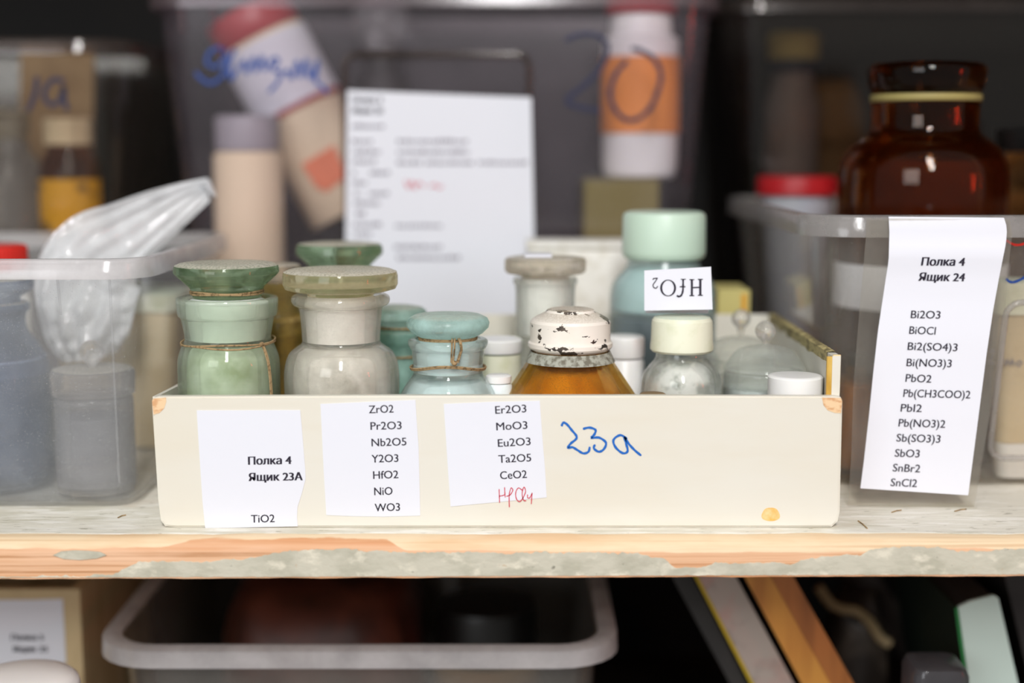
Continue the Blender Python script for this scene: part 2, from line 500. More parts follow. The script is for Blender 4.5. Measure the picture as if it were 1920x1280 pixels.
def obj(name, verts, faces, m, parent=None, smooth=None):
    me = bpy.data.meshes.new(name)
    off = wloc(parent)
    me.from_pydata([tuple(Vector(v) - off) for v in verts], [], faces)
    me.materials.append(m)
    bm = bmesh.new()
    bm.from_mesh(me)
    bmesh.ops.remove_doubles(bm, verts=bm.verts, dist=1e-7)
    bmesh.ops.recalc_face_normals(bm, faces=bm.faces)
    bm.to_mesh(me)
    bm.free()
    if smooth:
        for p in me.polygons:
            p.use_smooth = True
        me.set_sharp_from_angle(angle=math.radians(smooth))
    o = bpy.data.objects.new(name, me)
    COL.objects.link(o)
    if parent is not None:
        o.parent = parent
    return o


def thing(name, label, cat, loc, group=None):
    o = bpy.data.objects.new(name, None)
    o.empty_display_size = 0.02
    COL.objects.link(o)
    o.location = loc
    o['label'] = label
    o['category'] = cat
    if group:
        o['group'] = group
    return o


def lathe(pts, cx, cy, segs=64, close=False, mod=None):
    """pts (r, z) from one end to the other; r = 0 makes a pole; close joins last to first"""
    V, Fc, rings = [], [], []
    for r, z in pts:
        if r < 1e-6:
            rings.append([len(V)])
            V.append((cx, cy, z))
        else:
            rg = []
            for k in range(segs):
                a = 2 * PI * k / segs
                rr = r * (mod(a, z) if mod else 1.0)
                rg.append(len(V))
                V.append((cx + rr * math.cos(a), cy + rr * math.sin(a), z))
            rings.append(rg)
    prs = list(zip(rings[:-1], rings[1:]))
    if close:
        prs.append((rings[-1], rings[0]))
    for A, B in prs:
        if len(A) == 1 and len(B) == 1:
            continue
        for k in range(segs):
            k2 = (k + 1) % segs
            if len(A) == 1:
                Fc.append((A[0], B[k], B[k2]))
            elif len(B) == 1:
                Fc.append((A[k], A[k2], B[0]))
            else:
                Fc.append((A[k], A[k2], B[k2], B[k]))
    return V, Fc


def soften(pts, n=5):
    """Catmull-Rom through (r, z) points"""
    out = []
    P = [pts[0]] + list(pts) + [pts[-1]]
    for i in range(1, len(P) - 2):
        p0, p1, p2, p3 = P[i - 1], P[i], P[i + 1], P[i + 2]
        for k in range(n):
            t = k / n
            q = []
            for j in range(len(p1)):
                a, b, c, d = p0[j], p1[j], p2[j], p3[j]
                q.append(0.5 * (2 * b + (c - a) * t + (2 * a - 5 * b + 4 * c - d) * t * t + (3 * b - a - 3 * c + d) * t ** 3))
            out.append(tuple(q))
    out.append(tuple(pts[-1]))
    return out


def tube(path, r, segs=8, closed=False):
    path = [Vector(p) for p in path]
    V, Fc = [], []
    n = len(path)
    prev = None
    for i, p in enumerate(path):
        if closed:
            t = path[(i + 1) % n] - path[i - 1]
        else:
            t = path[min(i + 1, n - 1)] - path[max(i - 1, 0)]
        t.normalize()
        if prev is None:
            ref = Vector((0, 0, 1)) if abs(t.z) < 0.9 else Vector((1, 0, 0))
        else:
            ref = prev
        u = (ref - t * ref.dot(t)).normalized()
        prev = u
        w = t.cross(u)
        for k in range(segs):
            a = 2 * PI * k / segs
            V.append(p + u * (r * math.cos(a)) + w * (r * math.sin(a)))
    m = n if closed else n - 1
    for i in range(m):
        j = (i + 1) % n
        for k in range(segs):
            k2 = (k + 1) % segs
            Fc.append((i * segs + k, i * segs + k2, j * segs + k2, j * segs + k))
    if not closed:
        Fc.append(tuple(range(segs - 1, -1, -1)))
        Fc.append(tuple((n - 1) * segs + k for k in range(segs)))
    return V, Fc


def join(*vf):
    V, Fc = [], []
    for v, f in vf:
        b = len(V)
        V += list(v)
        Fc += [tuple(b + i for i in q) for q in f]
    return V, Fc


def box(x0, x1, y0, y1, z0, z1, bev=0.0):
    if bev <= 0:
        V = [(x, y, z) for z in (z0, z1) for y in (y0, y1) for x in (x0, x1)]
        return V, [(0, 2, 3, 1), (4, 5, 7, 6), (0, 1, 5, 4), (2, 6, 7, 3), (0, 4, 6, 2), (1, 3, 7, 5)]
    bm = bmesh.new()
    bmesh.ops.create_cube(bm, size=1)
    for v in bm.verts:
        v.co = Vector(((x0 + x1) / 2 + v.co.x * (x1 - x0), (y0 + y1) / 2 + v.co.y * (y1 - y0), (z0 + z1) / 2 + v.co.z * (z1 - z0)))
    bmesh.ops.bevel(bm, geom=bm.edges[:], offset=bev, segments=3, affect='EDGES', profile=0.5)
    bm.verts.index_update()
    V = [tuple(v.co) for v in bm.verts]
    Fc = [tuple(v.index for v in f.verts) for f in bm.faces]
    bm.free()
    return V, Fc


def prism(poly, Y0, Y1, px=True):
    """outline seen at depth Y0, carried straight back to Y1"""
    pts = [at(x, y, Y0) if px else Vector((x, Y0, y)) for x, y in poly]
    n = len(pts)
    V = [tuple(p) for p in pts] + [(p.x, Y1, p.z) for p in pts]
    Fc = [tuple(range(n)), tuple(range(2 * n - 1, n - 1, -1))]
    for i in range(n):
        j = (i + 1) % n
        Fc.append((i, i + n, j + n, j))
    return V, Fc


def sheet(poly_px, mapfn, th=0.0003, nrm=Vector((0, -1, 0))):
    """flat sheet of paper with a thickness, outline given on the surface mapfn"""
    a = [mapfn(x, y) for x, y in poly_px]
    n = len(a)
    V = [p + nrm * th for p in a] + [p for p in a]
    Fc = [tuple(range(n)), tuple(range(2 * n - 1, n - 1, -1))]
    for i in range(n):
        j = (i + 1) % n
        Fc.append((i, i + n, j + n, j))
    return V, Fc


def rows_sheet(rows, mapfn, cols=10, th=0.0003, nrm=Vector((0, -1, 0))):
    """rows (y_left, x_left, y_right, x_right): a curved sheet, two faces and an edge"""
    V, Fc = [], []
    R = len(rows)
    for side in (0, 1):
        for (yl, xl, yr, xr) in rows:
            for c in range(cols + 1):
                t = c / cols
                p = mapfn(xl + (xr - xl) * t, yl + (yr - yl) * t)
                V.append(p + (nrm * th if side == 0 else Vector((0, 0, 0))))
    b = R * (cols + 1)
    idx = lambda s, r, c: s * b + r * (cols + 1) + c
    for r in range(R - 1):
        for c in range(cols):
            Fc.append((idx(0, r, c), idx(0, r, c + 1), idx(0, r + 1, c + 1), idx(0, r + 1, c)))
            Fc.append((idx(1, r, c), idx(1, r + 1, c), idx(1, r + 1, c + 1), idx(1, r, c + 1)))
        for c in (0, cols):
            Fc.append((idx(0, r, c), idx(0, r + 1, c), idx(1, r + 1, c), idx(1, r, c)))
    for c in range(cols):
        for r in (0, R - 1):
            Fc.append((idx(0, r, c), idx(1, r, c), idx(1, r, c + 1), idx(0, r, c + 1)))
    return V, Fc


def text_vf(body, mapper, bold=0.0, shear=0.0):
    """mapper(u, v): u 0..1 along the word, v 0 baseline .. 1 cap height -> world"""
    cu = bpy.data.curves.new('lettering', 'FONT')
    cu.body = body
    cu.size = 1.0
    cu.offset = bold
    cu.resolution_u = 3
    o = bpy.data.objects.new('lettering', cu)
    COL.objects.link(o)
    bpy.context.view_layer.update()
    dg = bpy.context.evaluated_depsgraph_get()
    me = bpy.data.meshes.new_from_object(o.evaluated_get(dg))
    xs = [v.co.x for v in me.vertices]
    x0, x1 = min(xs), max(xs)
    cap = 0.727
    V = []
    for v in me.vertices:
        vv = v.co.y / cap
        V.append(mapper((v.co.x - x0) / (x1 - x0), vv))
    Fc = [tuple(p.vertices) for p in me.polygons]
    bpy.data.objects.remove(o)
    bpy.data.curves.remove(cu)
    bpy.data.meshes.remove(me)
    return V, Fc


def line_text(body, xl, yl, xr, yr, cap, mapfn, bold=0.0, lean=0.0, lift=0.0007, nrm=Vector((0, -1, 0))):
    """printed line whose baseline runs from (xl, yl) to (xr, yr); cap height in pixels"""
    dx, dy = xr - xl, yr - yl
    L = math.hypot(dx, dy)
    ux, uy = dx / L, dy / L

    def mp(u, v):
        x = xl + dx * u + (uy * cap + lean * cap) * v
        y = yl + dy * u - ux * cap * v
        return mapfn(x, y) + nrm * lift
    if not bold:
        return text_vf(body, mp, 0.0)
    out = []
    for k in ((-1.0, -0.33, 0.33, 1.0) if bold > 0.03 else (-1.0, 1.0)):
        out.append(text_vf(body, lambda u, v, k=k: mp(u + k * bold * cap / L, v) + nrm * (0.00001 * k), 0.0))
    return join(*out)


def stroke(pts, w, mapfn, lift=0.0007, nrm=Vector((0, -1, 0)), smoothn=4):
    """a pen line: a flat ribbon with rounded ends on the surface mapfn"""
    if smoothn and len(pts) > 2:
        pts = soften(pts, smoothn)
    V, Fc = [], []
    n = len(pts)
    for i, (x, y) in enumerate(pts):
        a = pts[max(0, i - 1)]
        b = pts[min(n - 1, i + 1)]
        tx, ty = b[0] - a[0], b[1] - a[1]
        L = math.hypot(tx, ty) or 1
        nx, ny = -ty / L, tx / L
        k = w / 2 * (0.75 if i in (0, n - 1) else 1.0) * (1 + 0.12 * math.sin(i * 1.7))
        V.append(mapfn(x + nx * k, y + ny * k) + nrm * lift)
        V.append(mapfn(x - nx * k, y - ny * k) + nrm * lift)
    for i in range(n - 1):
        Fc.append((2 * i, 2 * i + 1, 2 * i + 3, 2 * i + 2))
    return V, Fc


def scaled(pts, s, ox, oy):
    return [(ox + x / s, oy + y / s) for x, y in pts]


# rounded rectangle loops for bins
def rrect(x0, x1, y0, y1, r, n=6):
    out = []
    for cx, cy, a0 in ((x1 - r, y0 + r, -PI / 2), (x1 - r, y1 - r, 0), (x0 + r, y1 - r, PI / 2), (x0 + r, y0 + r, PI)):
        for k in range(n + 1):
            a = a0 + PI / 2 * k / n
            out.append((cx + r * math.cos(a), cy + r * math.sin(a)))
    return out


def loft(levels, cap0=False, cap1=False, closed=False):
    """levels: (z, x0, x1, y0, y1, r)"""
    V, Fc = [], []
    L = None
    for z, x0, x1, y0, y1, r in levels:
        lp = rrect(x0, x1, y0, y1, r)
        L = len(lp)
        V += [(x, y, z) for x, y in lp]
    m = len(levels)
    for i in range(m if closed else m - 1):
        a, b = i * L, ((i + 1) % m) * L
        for k in range(L):
            k2 = (k + 1) % L
            Fc.append((a + k, a + k2, b + k2, b + k))
    if cap0:
        Fc.append(tuple(range(L - 1, -1, -1)))
    if cap1:
        Fc.append(tuple((m - 1) * L + k for k in range(L)))
    return V, Fc


def make_bin(name, label, top, bot, r, body_m, rim_m, t=0.0018, flange=0.007, drop=0.011, floor_z=None, group=None):
    """open tapered storage bin; top, bot = (z, x0, x1, y0, y1)"""
    zt, a0, a1, b0, b1 = top
    zb, c0, c1, d0, d1 = bot
    root = thing(name, label, 'storage bin', ((c0 + c1) / 2, (d0 + d1) / 2, zb), group)

    def lev(z, off):
        k = (z - zb) / (zt - zb)
        return (z, c0 + (a0 - c0) * k + off, c1 + (a1 - c1) * k - off, d0 + (b0 - d0) * k + off, d1 + (b1 - d1) * k - off, max(0.003, r * (0.8 + 0.2 * k) - off))
    lv = []
    for off, z in ((0.010, 0.0), (0.004, 0.0009), (0.001, 0.004), (0.0, 0.009)):
        lv.append(lev(zb + z, off))
    lv += [lev(zb + (zt - zb) * k, 0) for k in (0.35, 0.7, 1.0)]
    lv += [lev(zb + (zt - zb) * k, t) for k in (1.0, 0.7, 0.35)]
    for off, z in ((0.0, 0.010), (0.002, 0.005), (0.006, 0.0028), (0.011, 0.0022)):
        lv.append(lev(zb + z, off + t))
    vf = loft(lv, True, True)
    obj('bin_shell', vf[0], vf[1], body_m, root, 40)
    o = lambda z, off: (z, a0 - off, a1 + off, b0 - off, b1 + off, max(0.003, r + off))
    rim = [o(zt + 0.0003, 0.0), o(zt + 0.0018, flange * 0.4), o(zt + 0.0014, flange * 0.8), o(zt, flange), o(zt - drop, flange + 0.0006),
           o(zt - drop, flange - 0.0012), o(zt - 0.0018, flange - 0.002), o(zt - 0.0016, 0.0003)]
    vf = loft(rim, closed=True)
    obj('rim', vf[0], vf[1], rim_m, root, 50)
    return root, lev


def ring_pts(cx, cy, R, z, n=64, wob=0.0, tilt=0.0, a0=0.0, a1=2 * PI, seed=0.0):
    out = []
    for k in range(n):
        a = a0 + (a1 - a0) * k / (n if a1 - a0 > 6.2 else n - 1)
        out.append((cx + R * math.cos(a), cy + R * math.sin(a), z + wob * math.sin(3 * a + seed) + tilt * math.cos(a)))
    return out


class Jar:
    """turned vessel measured in the picture: centre column cx, depth Y of its axis"""
    def __init__(self, name, label, cat, cx, Y, base, ref_py, group=None):
        self.cx, self.Y, self.base = cx, Y, base
        self.s = mpp(cx, ref_py, Y)
        self.X = at(cx, ref_py, Y).x
        self.root = thing(name, label, cat, (self.X, Y, base), group)

    def z(self, py):
        return at(self.cx, py, self.Y).z

    def prof(self, pts):
        return [(hw * self.s, self.z(py)) for py, hw in pts]

    def shell(self, name, pts, t, m, n=4, foot=True, segs=128, mod=None, lip=0.0, ang=40):
        """hollow wall: pts top lip -> lowest seen point, then straight to the base"""
        o = soften(self.prof(pts), n)
        r = o[-1][0]
        b = self.base
        o += [(r, b + 0.008), (r * 0.985, b + 0.0025), (r * 0.93, b + 0.0003), (0, b)]
        inner = [(max(0.001, q[0] - t), q[1]) for q in o[:-4]]
        inner[0] = (inner[0][0], o[0][1])
        inner += [(r - t, b + 0.010), (r - 1.6 * t, b + 0.0055), (r * 0.85, b + 0.004), (0, b + 0.0038)]
        V, Fc = lathe(list(reversed(inner)) + o, self.X, self.Y, segs, mod=mod)
        return obj(name, V, Fc, m, self.root, ang)

    def solid(self, name, pts, m, parent=None, n=0, segs=128, ang=40, mod=None, zs=False):
        p = pts if zs else self.prof(pts)
        if n:
            p = soften(p, n)
        if p[0][0] > 1e-6:
            p = [(0, p[0][1])] + list(p)
        if p[-1][0] > 1e-6:
            p = list(p) + [(0, p[-1][1])]
        V, Fc = lathe(p, self.X, self.Y, segs, mod=mod)
        return obj(name, V, Fc, m, parent or self.root, ang)

    def fill(self, name, r, ztop, m, heap=0.002):
        b = self.base + 0.0045
        p = [(0, b), (r * 0.82, b), (r * 0.97, b + 0.004), (r, b + 0.009), (r, ztop - heap * 0.5), (r * 0.6, ztop + heap * 0.3), (0, ztop + heap)]
        V, Fc = lathe(p, self.X, self.Y, 48)
        return obj(name, V, Fc, m, self.root, 50)

    def inner(self, name, pts, m, gap, n=4):
        """powder or plug that follows the inside of the wall"""
        o = soften(self.prof(pts), n)
        o = [(max(0.001, r - gap), z) for r, z in o]
        r = o[-1][0]
        b = self.base + 0.0045
        o = [(0, o[0][1])] + o + [(r, b + 0.010), (r * 0.96, b + 0.003), (r * 0.8, b), (0, b)]
        V, Fc = lathe(o, self.X, self.Y, 128)
        return obj(name, V, Fc, m, self.root, 40)

    def plug(self, pts, m, parent):
        p = self.prof(pts)
        V, Fc = lathe([(0, p[0][1])] + p + [(0, p[-1][1])], self.X, self.Y, 128)
        return obj('ground_plug', V, Fc, m, parent, 40)

    def band(self, name, py0, py1, hw, m, t=0.0004, parent=None, a0=-PI, a1=0.0):
        """label wrapped round the vessel, on the side facing the aisle"""
        r = hw * self.s
        V, Fc = [], []
        n = 32
        z0, z1 = self.z(py0), self.z(py1)
        for rr in (r + 0.0002, r + 0.0002 + t):
            for z in (z0, z1):
                for k in range(n + 1):
                    a = a0 + (a1 - a0) * k / n
                    V.append((self.X + rr * math.cos(a), self.Y + rr * math.sin(a), z))
        q = n + 1
        for k in range(n):
            Fc += [(k, k + 1, q + k + 1, q + k), (2 * q + k, 3 * q + k, 3 * q + k + 1, 2 * q + k + 1),
                   (k, 2 * q + k, 2 * q + k + 1, k + 1), (q + k, q + k + 1, 3 * q + k + 1, 3 * q + k)]
        Fc += [(0, q, 3 * q, 2 * q), (n, 2 * q + n, 3 * q + n, q + n)]
        return obj(name, V, Fc, m, parent or self.root, 40)


# ================================================================== the setting
V, Fc = box(-1.6, 1.6, 0.66, 0.70, -0.6, 1.3)
o = obj('wall_back', V, Fc, M['wall'])
o['kind'] = 'structure'

rack = thing('wooden_shelving', 'worn wooden shelving with grey paint peeling off its bare pine front edge', 'shelving', (0, 0.3, -0.36))
# middle board: painted top, rounded bare front edge
prof = [(-0.0155, 0.0), (-0.0185, -0.0007), (-0.0212, -0.0025), (-0.0232, -0.0052), (-0.024, -0.0085)]
nx = 220
xs = [-0.9 + 1.8 * i / nx for i in range(nx + 1)]
V, Fc = [], []
cols = len(prof) + 4
for x in xs:
    j = mnoise.noise(Vector((x * 40, 3, 0))) * 0.0009 + mnoise.noise(Vector((x * 140, 9, 0))) * 0.0004
    zb = -0.0236 + 0.0022 * x / 0.72 + 0.5 * j
    for (y, z) in prof:
        V.append((x, y + 0.6 * j, z))
    V.append((x, -0.024 + 0.4 * j, zb))
    V.append((x, -0.020, zb - 0.0006))
    V.append((x, 0.655, zb - 0.0006))
    V.append((x, 0.655, 0.0))
for i in range(nx):
    for k in range(cols):
        k2 = (k + 1) % cols
        Fc.append((i * cols + k, i * cols + k2, (i + 1) * cols + k2, (i + 1) * cols + k))
Fc.append(tuple(range(cols)))
Fc.append(tuple(nx * cols + k for k in range(cols - 1, -1, -1)))
board = obj('shelf_board', V, Fc, M['wood'], rack, 50)
# paint skin on the top
V, Fc = [], []
for i, x in enumerate(xs):
    e = -0.0125 + mnoise.noise(Vector((x * 25, 1.3, 4))) * 0.0035 + mnoise.noise(Vector((x * 120, 2.3, 4))) * 0.0012
    V += [(x, e, 0.0001), (x, e + 0.0006, 0.0004), (x, 0.655, 0.0004), (x, 0.655, 0.0001)]
for i in range(nx):
    for k in range(3):
        Fc.append((4 * i + k, 4 * i + k + 1, 4 * i + 5 + k, 4 * i + 4 + k))
top_paint = obj('top_paint', V, Fc, M['shelf_paint'], board)
top_paint['label'] = 'dusty grey-white paint on the board top'
# peeling paint skin on the front edge: lower strip with a torn upper border
bnd = [(-400, 1082), (0, 1081), (150, 1080), (205, 1078), (232, 1066), (262, 1053), (330, 1052), (385, 1054), (420, 1049), (470, 1046), (520, 1036), (575, 1031),
       (640, 1029), (700, 1033), (760, 1036), (870, 1035), (960, 1037), (1100, 1035), (1200, 1038), (1245, 1048), (1268, 1066), (1300, 1064), (1345, 1056),
       (1400, 1055), (1480, 1056), (1520, 1047), (1570, 1042), (1615, 1040), (1640, 1028), (1700, 1025), (1770, 1027), (1800, 1034), (1860, 1032), (1920, 1028), (2300, 1030)]


def bnd_y(px):
    for (x0, y0), (x1, y1) in zip(bnd, bnd[1:]):
        if x0 <= px <= x1:
            return y0 + (y1 - y0) * (px - x0) / (x1 - x0)
    return 1040


V, Fc = [], []
n = 700
yf = -0.0246
for i in range(n + 1):
    px = -380 + 2660 * i / n
    yt = bnd_y(px) + 4.5 * mnoise.noise(Vector((px * 0.03, 0, 5))) + 3.0 * mnoise.noise(Vector((px * 0.11, 0, 8))) + 1.6 * mnoise.noise(Vector((px * 0.31, 0, 2)))
    yb = 1082.5 - 6.0 * px / 1920 + 1.2 * mnoise.noise(Vector((px * 0.05, 4, 5))) + 1.0 * mnoise.noise(Vector((px * 0.2, 4, 5)))
    yt = min(yt, yb - 1.0)
    a, b = at(px, yt, yf), at(px, yb, yf)
    V += [(a.x, yf + 0.0006, a.z), (a.x, yf, a.z - 0.0003), (b.x, yf, b.z), (b.x, yf + 0.0006, b.z)]
for i in range(n):
    for k in range(3):
        Fc.append((4 * i + k, 4 * i + k + 1, 4 * i + 5 + k, 4 * i + 4 + k))
pp = obj('peeling_paint', V, Fc, M['peel_paint'], rack)
pp['label'] = 'grey paint left along the lower front edge'
# island of paint on the left
isl = [(100, 1040), (115, 1033), (140, 1031), (165, 1032), (188, 1034), (200, 1040), (182, 1046), (150, 1049), (120, 1047)]
vf = sheet(isl, lambda x, y: at(x, y, -0.0241), 0.0006)
obj('peeling_paint', vf[0], vf[1], M['peel_paint'], rack)
V, Fc = box(-0.9, 0.9, -0.02, 0.655, 0.70, 0.724, 0.002)
obj('shelf_board', V, Fc, M['dark_wood'], rack)
V, Fc = box(-0.9, 0.9, -0.02, 0.655, -0.344, -0.32, 0.002)
obj('shelf_board', V, Fc, M['dark_wood'], rack)
for xx in (-0.93, 0.90):
    V, Fc = box(xx, xx + 0.03, -0.02, 0.655, -0.58, 0.95, 0.002)
    obj('upright', V, Fc, M['dark_wood'], rack)

# bits of chaff on the shelf
chaff = [((676, 366), (648, 378)), ((1075, 322), (1118, 356))]
c1 = [at(235, 966, 0.03), at(222, 971, 0.03)]
specs = [((236, 965), (221, 970)), ((1609, 976), (1626, 990)), ((1672, 960), (1690, 956)), ((1790, 958), (1812, 954))]
for i, ((x0, y0), (x1, y1)) in enumerate(specs):
    pts = []
    for x, y in ((x0, y0), ((x0 + x1) / 2, (y0 + y1) / 2 - 1), (x1, y1)):
        d = ray(x, y)
        p = CAM + d * ((0.0009 - CAM.z) / d.z)
        pts.append(p)
    vf = tube(pts, 0.0004, 6)
    o = obj('wood_splinter', vf[0], vf[1], M['twine'])
    o['label'] = ['tiny dark splinter on the shelf in front of the left bin',
                  'small splinter on the shelf just right of the cream box corner',
                  'tiny splinter on the shelf under the hanging label sleeve',
                  'tiny splinter near the right lower corner of the label sleeve'][i]
    o['category'] = 'splinter'
    o['group'] = 'splinters on the shelf'

# ================================================================== cream box 23a
bx = thing('wooden_drawer_box', 'long cream painted wooden box with three white labels and blue 23a', 'box', (0, 0.11, 0.0005))
P0 = lambda x, y: at(x, y, 0.0)
fr = [(284, 752), (287, 746), (296, 743.5), (700, 742), (1200, 742), (1566, 743), (1577, 745), (1580, 752), (1575, 960), (1571, 978), (1560, 988), (1500, 990),
      (900, 990.5), (330, 990.5), (309, 987), (301, 976), (296, 940)]
vf = prism(fr, 0.0, 0.006)
V, Fc = vf
bm = bmesh.new()
vs = [bm.verts.new((v[0], v[1], max(v[2], 0.0006))) for v in V]
for f in Fc:
    bm.faces.new([vs[i] for i in f])
bm.normal_update()
eds = [e for e in bm.edges if all(abs(v.co.y) < 1e-5 for v in e.verts)]
bmesh.ops.bevel(bm, geom=eds, offset=0.0012, segments=2, affect='EDGES')
bm.verts.index_update()
front = obj('front_panel', [tuple(v.co) for v in bm.verts], [tuple(v.index for v in f.verts) for f in bm.faces], M['cream'], bx, 30)
bm.free()
XR, XL = 0.1998, -0.2192
V, Fc = prism([(XR - 0.005, 0.003), (XR, 0.003), (XR, 0.106), (XR - 0.005, 0.106)], 0.0062, 0.226, px=False)
obj('side_panel', V, Fc, M['cream'], bx)
V, Fc = box(XR - 0.0046, XR + 0.0002, 0.0063, 0.0085, 0.0825, 0.1066, 0.0004)
o = obj('panel_edge', V, Fc, M['raw_edge'], bx)
o['label'] = 'bare plywood end of the right side panel'
V, Fc = box(XR - 0.0082, XR - 0.0049, 0.0064, 0.0090, 0.070, 0.1055, 0.0003)
o = obj('corner_strip', V, Fc, M['varnish'], bx)
o['label'] = 'amber varnished corner strip'
# greyed, torn strip along the top of the right side panel
V, Fc = [], []
n = 60
for i in range(n + 1):
    y = 0.02 + 0.2 * i / n
    h = 0.0008 + 0.0016 * abs(mnoise.noise(Vector((y * 120, 0, 3))))
    d = 0.006 + 0.003 * mnoise.noise(Vector((y * 60, 5, 3)))
    V += [(XR - 0.0054, y, 0.106 - d), (XR - 0.0054, y, 0.106 + h * 0.4), (XR - 0.002, y, 0.106 + h), (XR + 0.0003, y, 0.106 + h * 0.5), (XR + 0.0003, y, 0.105)]
for i in range(n):
    for k in range(4):
        Fc.append((5 * i + k, 5 * i + k + 1, 5 * i + 6 + k, 5 * i + 5 + k))
obj('worn_top_edge', V, Fc, M['worn_edge'], bx)
V, Fc = [(XL + 0.0037, 0.0062, 0.003), (XL + 0.0062, 0.0062, 0.003), (XL + 0.0027, 0.0062, 0.081), (XL, 0.0062, 0.081),
         (XL + 0.0037, 0.226, 0.003), (XL + 0.0062, 0.226, 0.003), (XL + 0.0027, 0.226, 0.070), (XL, 0.226, 0.070)], \
    [(0, 1, 2, 3), (7, 6, 5, 4), (0, 4, 5, 1), (1, 5, 6, 2), (2, 6, 7, 3), (3, 7, 4, 0)]
obj('side_panel', V, Fc, M['cream'], bx)
V, Fc = box(XL + 0.0064, XR - 0.0052, 0.2205, 0.2258, 0.003, 0.106, 0.0006)
obj('back_panel', V, Fc, M['cream'], bx)
V, Fc = box(XL + 0.0064, XR - 0.0052, 0.0062, 0.2203, 0.0008, 0.005)
obj('floor_panel', V, Fc, M['cream'], bx)
NY = Vector((0, -1, 0))
cor = [[(285, 751), (288, 747), (311, 745), (312, 752), (308, 765), (299, 774), (288, 777)],
       [(1541, 745), (1577, 746), (1579, 752), (1577, 774), (1566, 774), (1552, 769), (1544, 759)]]
for c in cor:
    vf = sheet(c, P0, 0.00025)
    o = obj('corner_patch', vf[0], vf[1], M['corner_wood'], bx)
    o['label'] = 'bare wood patch at a top corner'
st = [(1445 + 17 * math.cos(a) * (1 + 0.1 * math.sin(3 * a)), 964 + 14 * math.sin(a) * (1 + 0.1 * math.cos(2 * a))) for a in [2 * PI * k / 24 for k in range(24)]]
vf = sheet(st, P0, 0.00015)
o = obj('stain', vf[0], vf[1], M['stain'], bx)
o['label'] = 'round orange stain'

lab1 = [(369, 769), (563, 768.5), (566, 800), (570, 850), (572.5, 880), (573, 898), (566, 925), (558, 950), (557, 970), (558.5, 986), (440, 988.5), (385, 989), (380, 940), (374, 850)]
lab2 = [(601, 757), (690, 753), (779, 749.5), (781.5, 790), (785, 840), (786.5, 900), (788, 966), (720, 968), (660, 967), (612, 965), (607, 880)]
lab3 = [(832, 757), (920, 753), (1012, 751), (1017, 820), (1022, 880), (1025, 932), (940, 940), (845, 949), (840, 880)]
P2 = lambda x, y: at(x, y, -0.0004)
CAP = 15.3
texts = [
    (lab1, [('Полка 4', 466, 871, 546, 869.5, 1), ('Ящик 23А', 467, 901.5, 567, 900, 1), ('TiO2', 471, 979.5, 515, 978.5, 0)]),
    (lab2, [('ZrO2', 692, 774.5, 738, 773, 0), ('Pr2O3', 695, 805.5, 753, 804, 0), ('Nb2O5', 697, 836.5, 762, 834.5, 0), ('Y2O3', 697, 867, 747, 865.5, 0),
            ('HfO2', 700, 897.5, 747, 896, 0), ('NiO', 702, 928, 736, 927, 0), ('WO3', 703, 958.5, 750, 957, 0)]),
    (lab3, [('Er2O3', 929, 775.5, 987, 772.5, 0), ('MoO3', 931, 806.5, 989, 803.5, 0), ('Eu2O3', 934, 837.5, 995, 834, 0), ('Ta2O5', 935, 867.5, 996, 864.5, 0),
            ('CeO2', 938, 898, 988, 895.5, 0)]),
]
desc = ['white label reading Полка 4, Ящик 23А and TiO2', 'white label listing ZrO2 down to WO3', 'white label listing Er2O3 down to CeO2 with red pen']
for (poly, lines), ds in zip(texts, desc):
    vf = sheet(poly, P0, 0.0004)
    lb = obj('paper_label', vf[0], vf[1], M['paper'], bx)
    lb['label'] = ds
    for body, xl, yl, xr, yr, b in lines:
        vf = line_text(body, xl, yl, xr, yr, CAP, P2, bold=0.06 if b else 0.018, lift=0.00012)
        obj('printed_text', vf[0], vf[1], M['ink'], lb)
    last = lb
S2 = 1920 / 820
red = [[(318, 460), (319, 490), (320, 520)], [(342, 452), (343, 475), (345, 497)], [(318, 491), (332, 489), (345, 484)],
       [(350, 492), (366, 486), (378, 466), (371, 455), (363, 480), (362, 510), (363, 540)],
       [(420, 466), (403, 455), (391, 475), (394, 503), (408, 515), (422, 500), (434, 472), (427, 451), (419, 478), (425, 508), (437, 511)],
       [(443, 484), (443, 497), (452, 499), (462, 480)], [(463, 476), (461, 500), (459, 526)]]
vf = join(*[stroke(scaled(s, S2, 800, 720), 1.7, P2, lift=0.00015) for s in red])
obj('red_handwriting', vf[0], vf[1], M['red_ink'], last)
blu = [[(592, 184), (600, 168), (616, 176), (636, 200), (657, 226), (655, 241), (632, 260), (620, 279), (640, 276), (664, 290), (688, 303), (710, 296), (716, 274)],
       [(686, 196), (714, 190), (741, 200), (736, 220), (723, 235), (757, 234), (787, 256), (778, 284), (756, 296), (734, 281), (739, 264)],
       [(880, 240), (850, 223), (820, 244), (829, 276), (860, 302), (882, 294), (876, 262), (868, 232), (888, 262), (914, 290), (942, 313)]]
vf = join(*[stroke(scaled(s, S2, 800, 720), 4.3, P0, lift=0.0003) for s in blu])
o = obj('marker_number', vf[0], vf[1], M['blue_ink'], bx)
o['label'] = 'blue handwritten 23a'

# ================================================================== vessels in the cream box
FL = 0.0055


def twine_ring(j, py, hw, r=0.00055, parent=None, strands=2, wob=0.0004, name='twine', tilt=0.0):
    vfs = []
    for k in range(strands):
        vfs.append(tube(ring_pts(j.X, j.Y, hw * j.s + 0.0009, j.z(py) + (k - 0.5) * 0.0009, 72, wob, tilt, seed=k * 2.1), r, 7, True))
    V, Fc = join(*vfs)
    return obj(name, V, Fc, M['twine'], parent or j.root, 60)


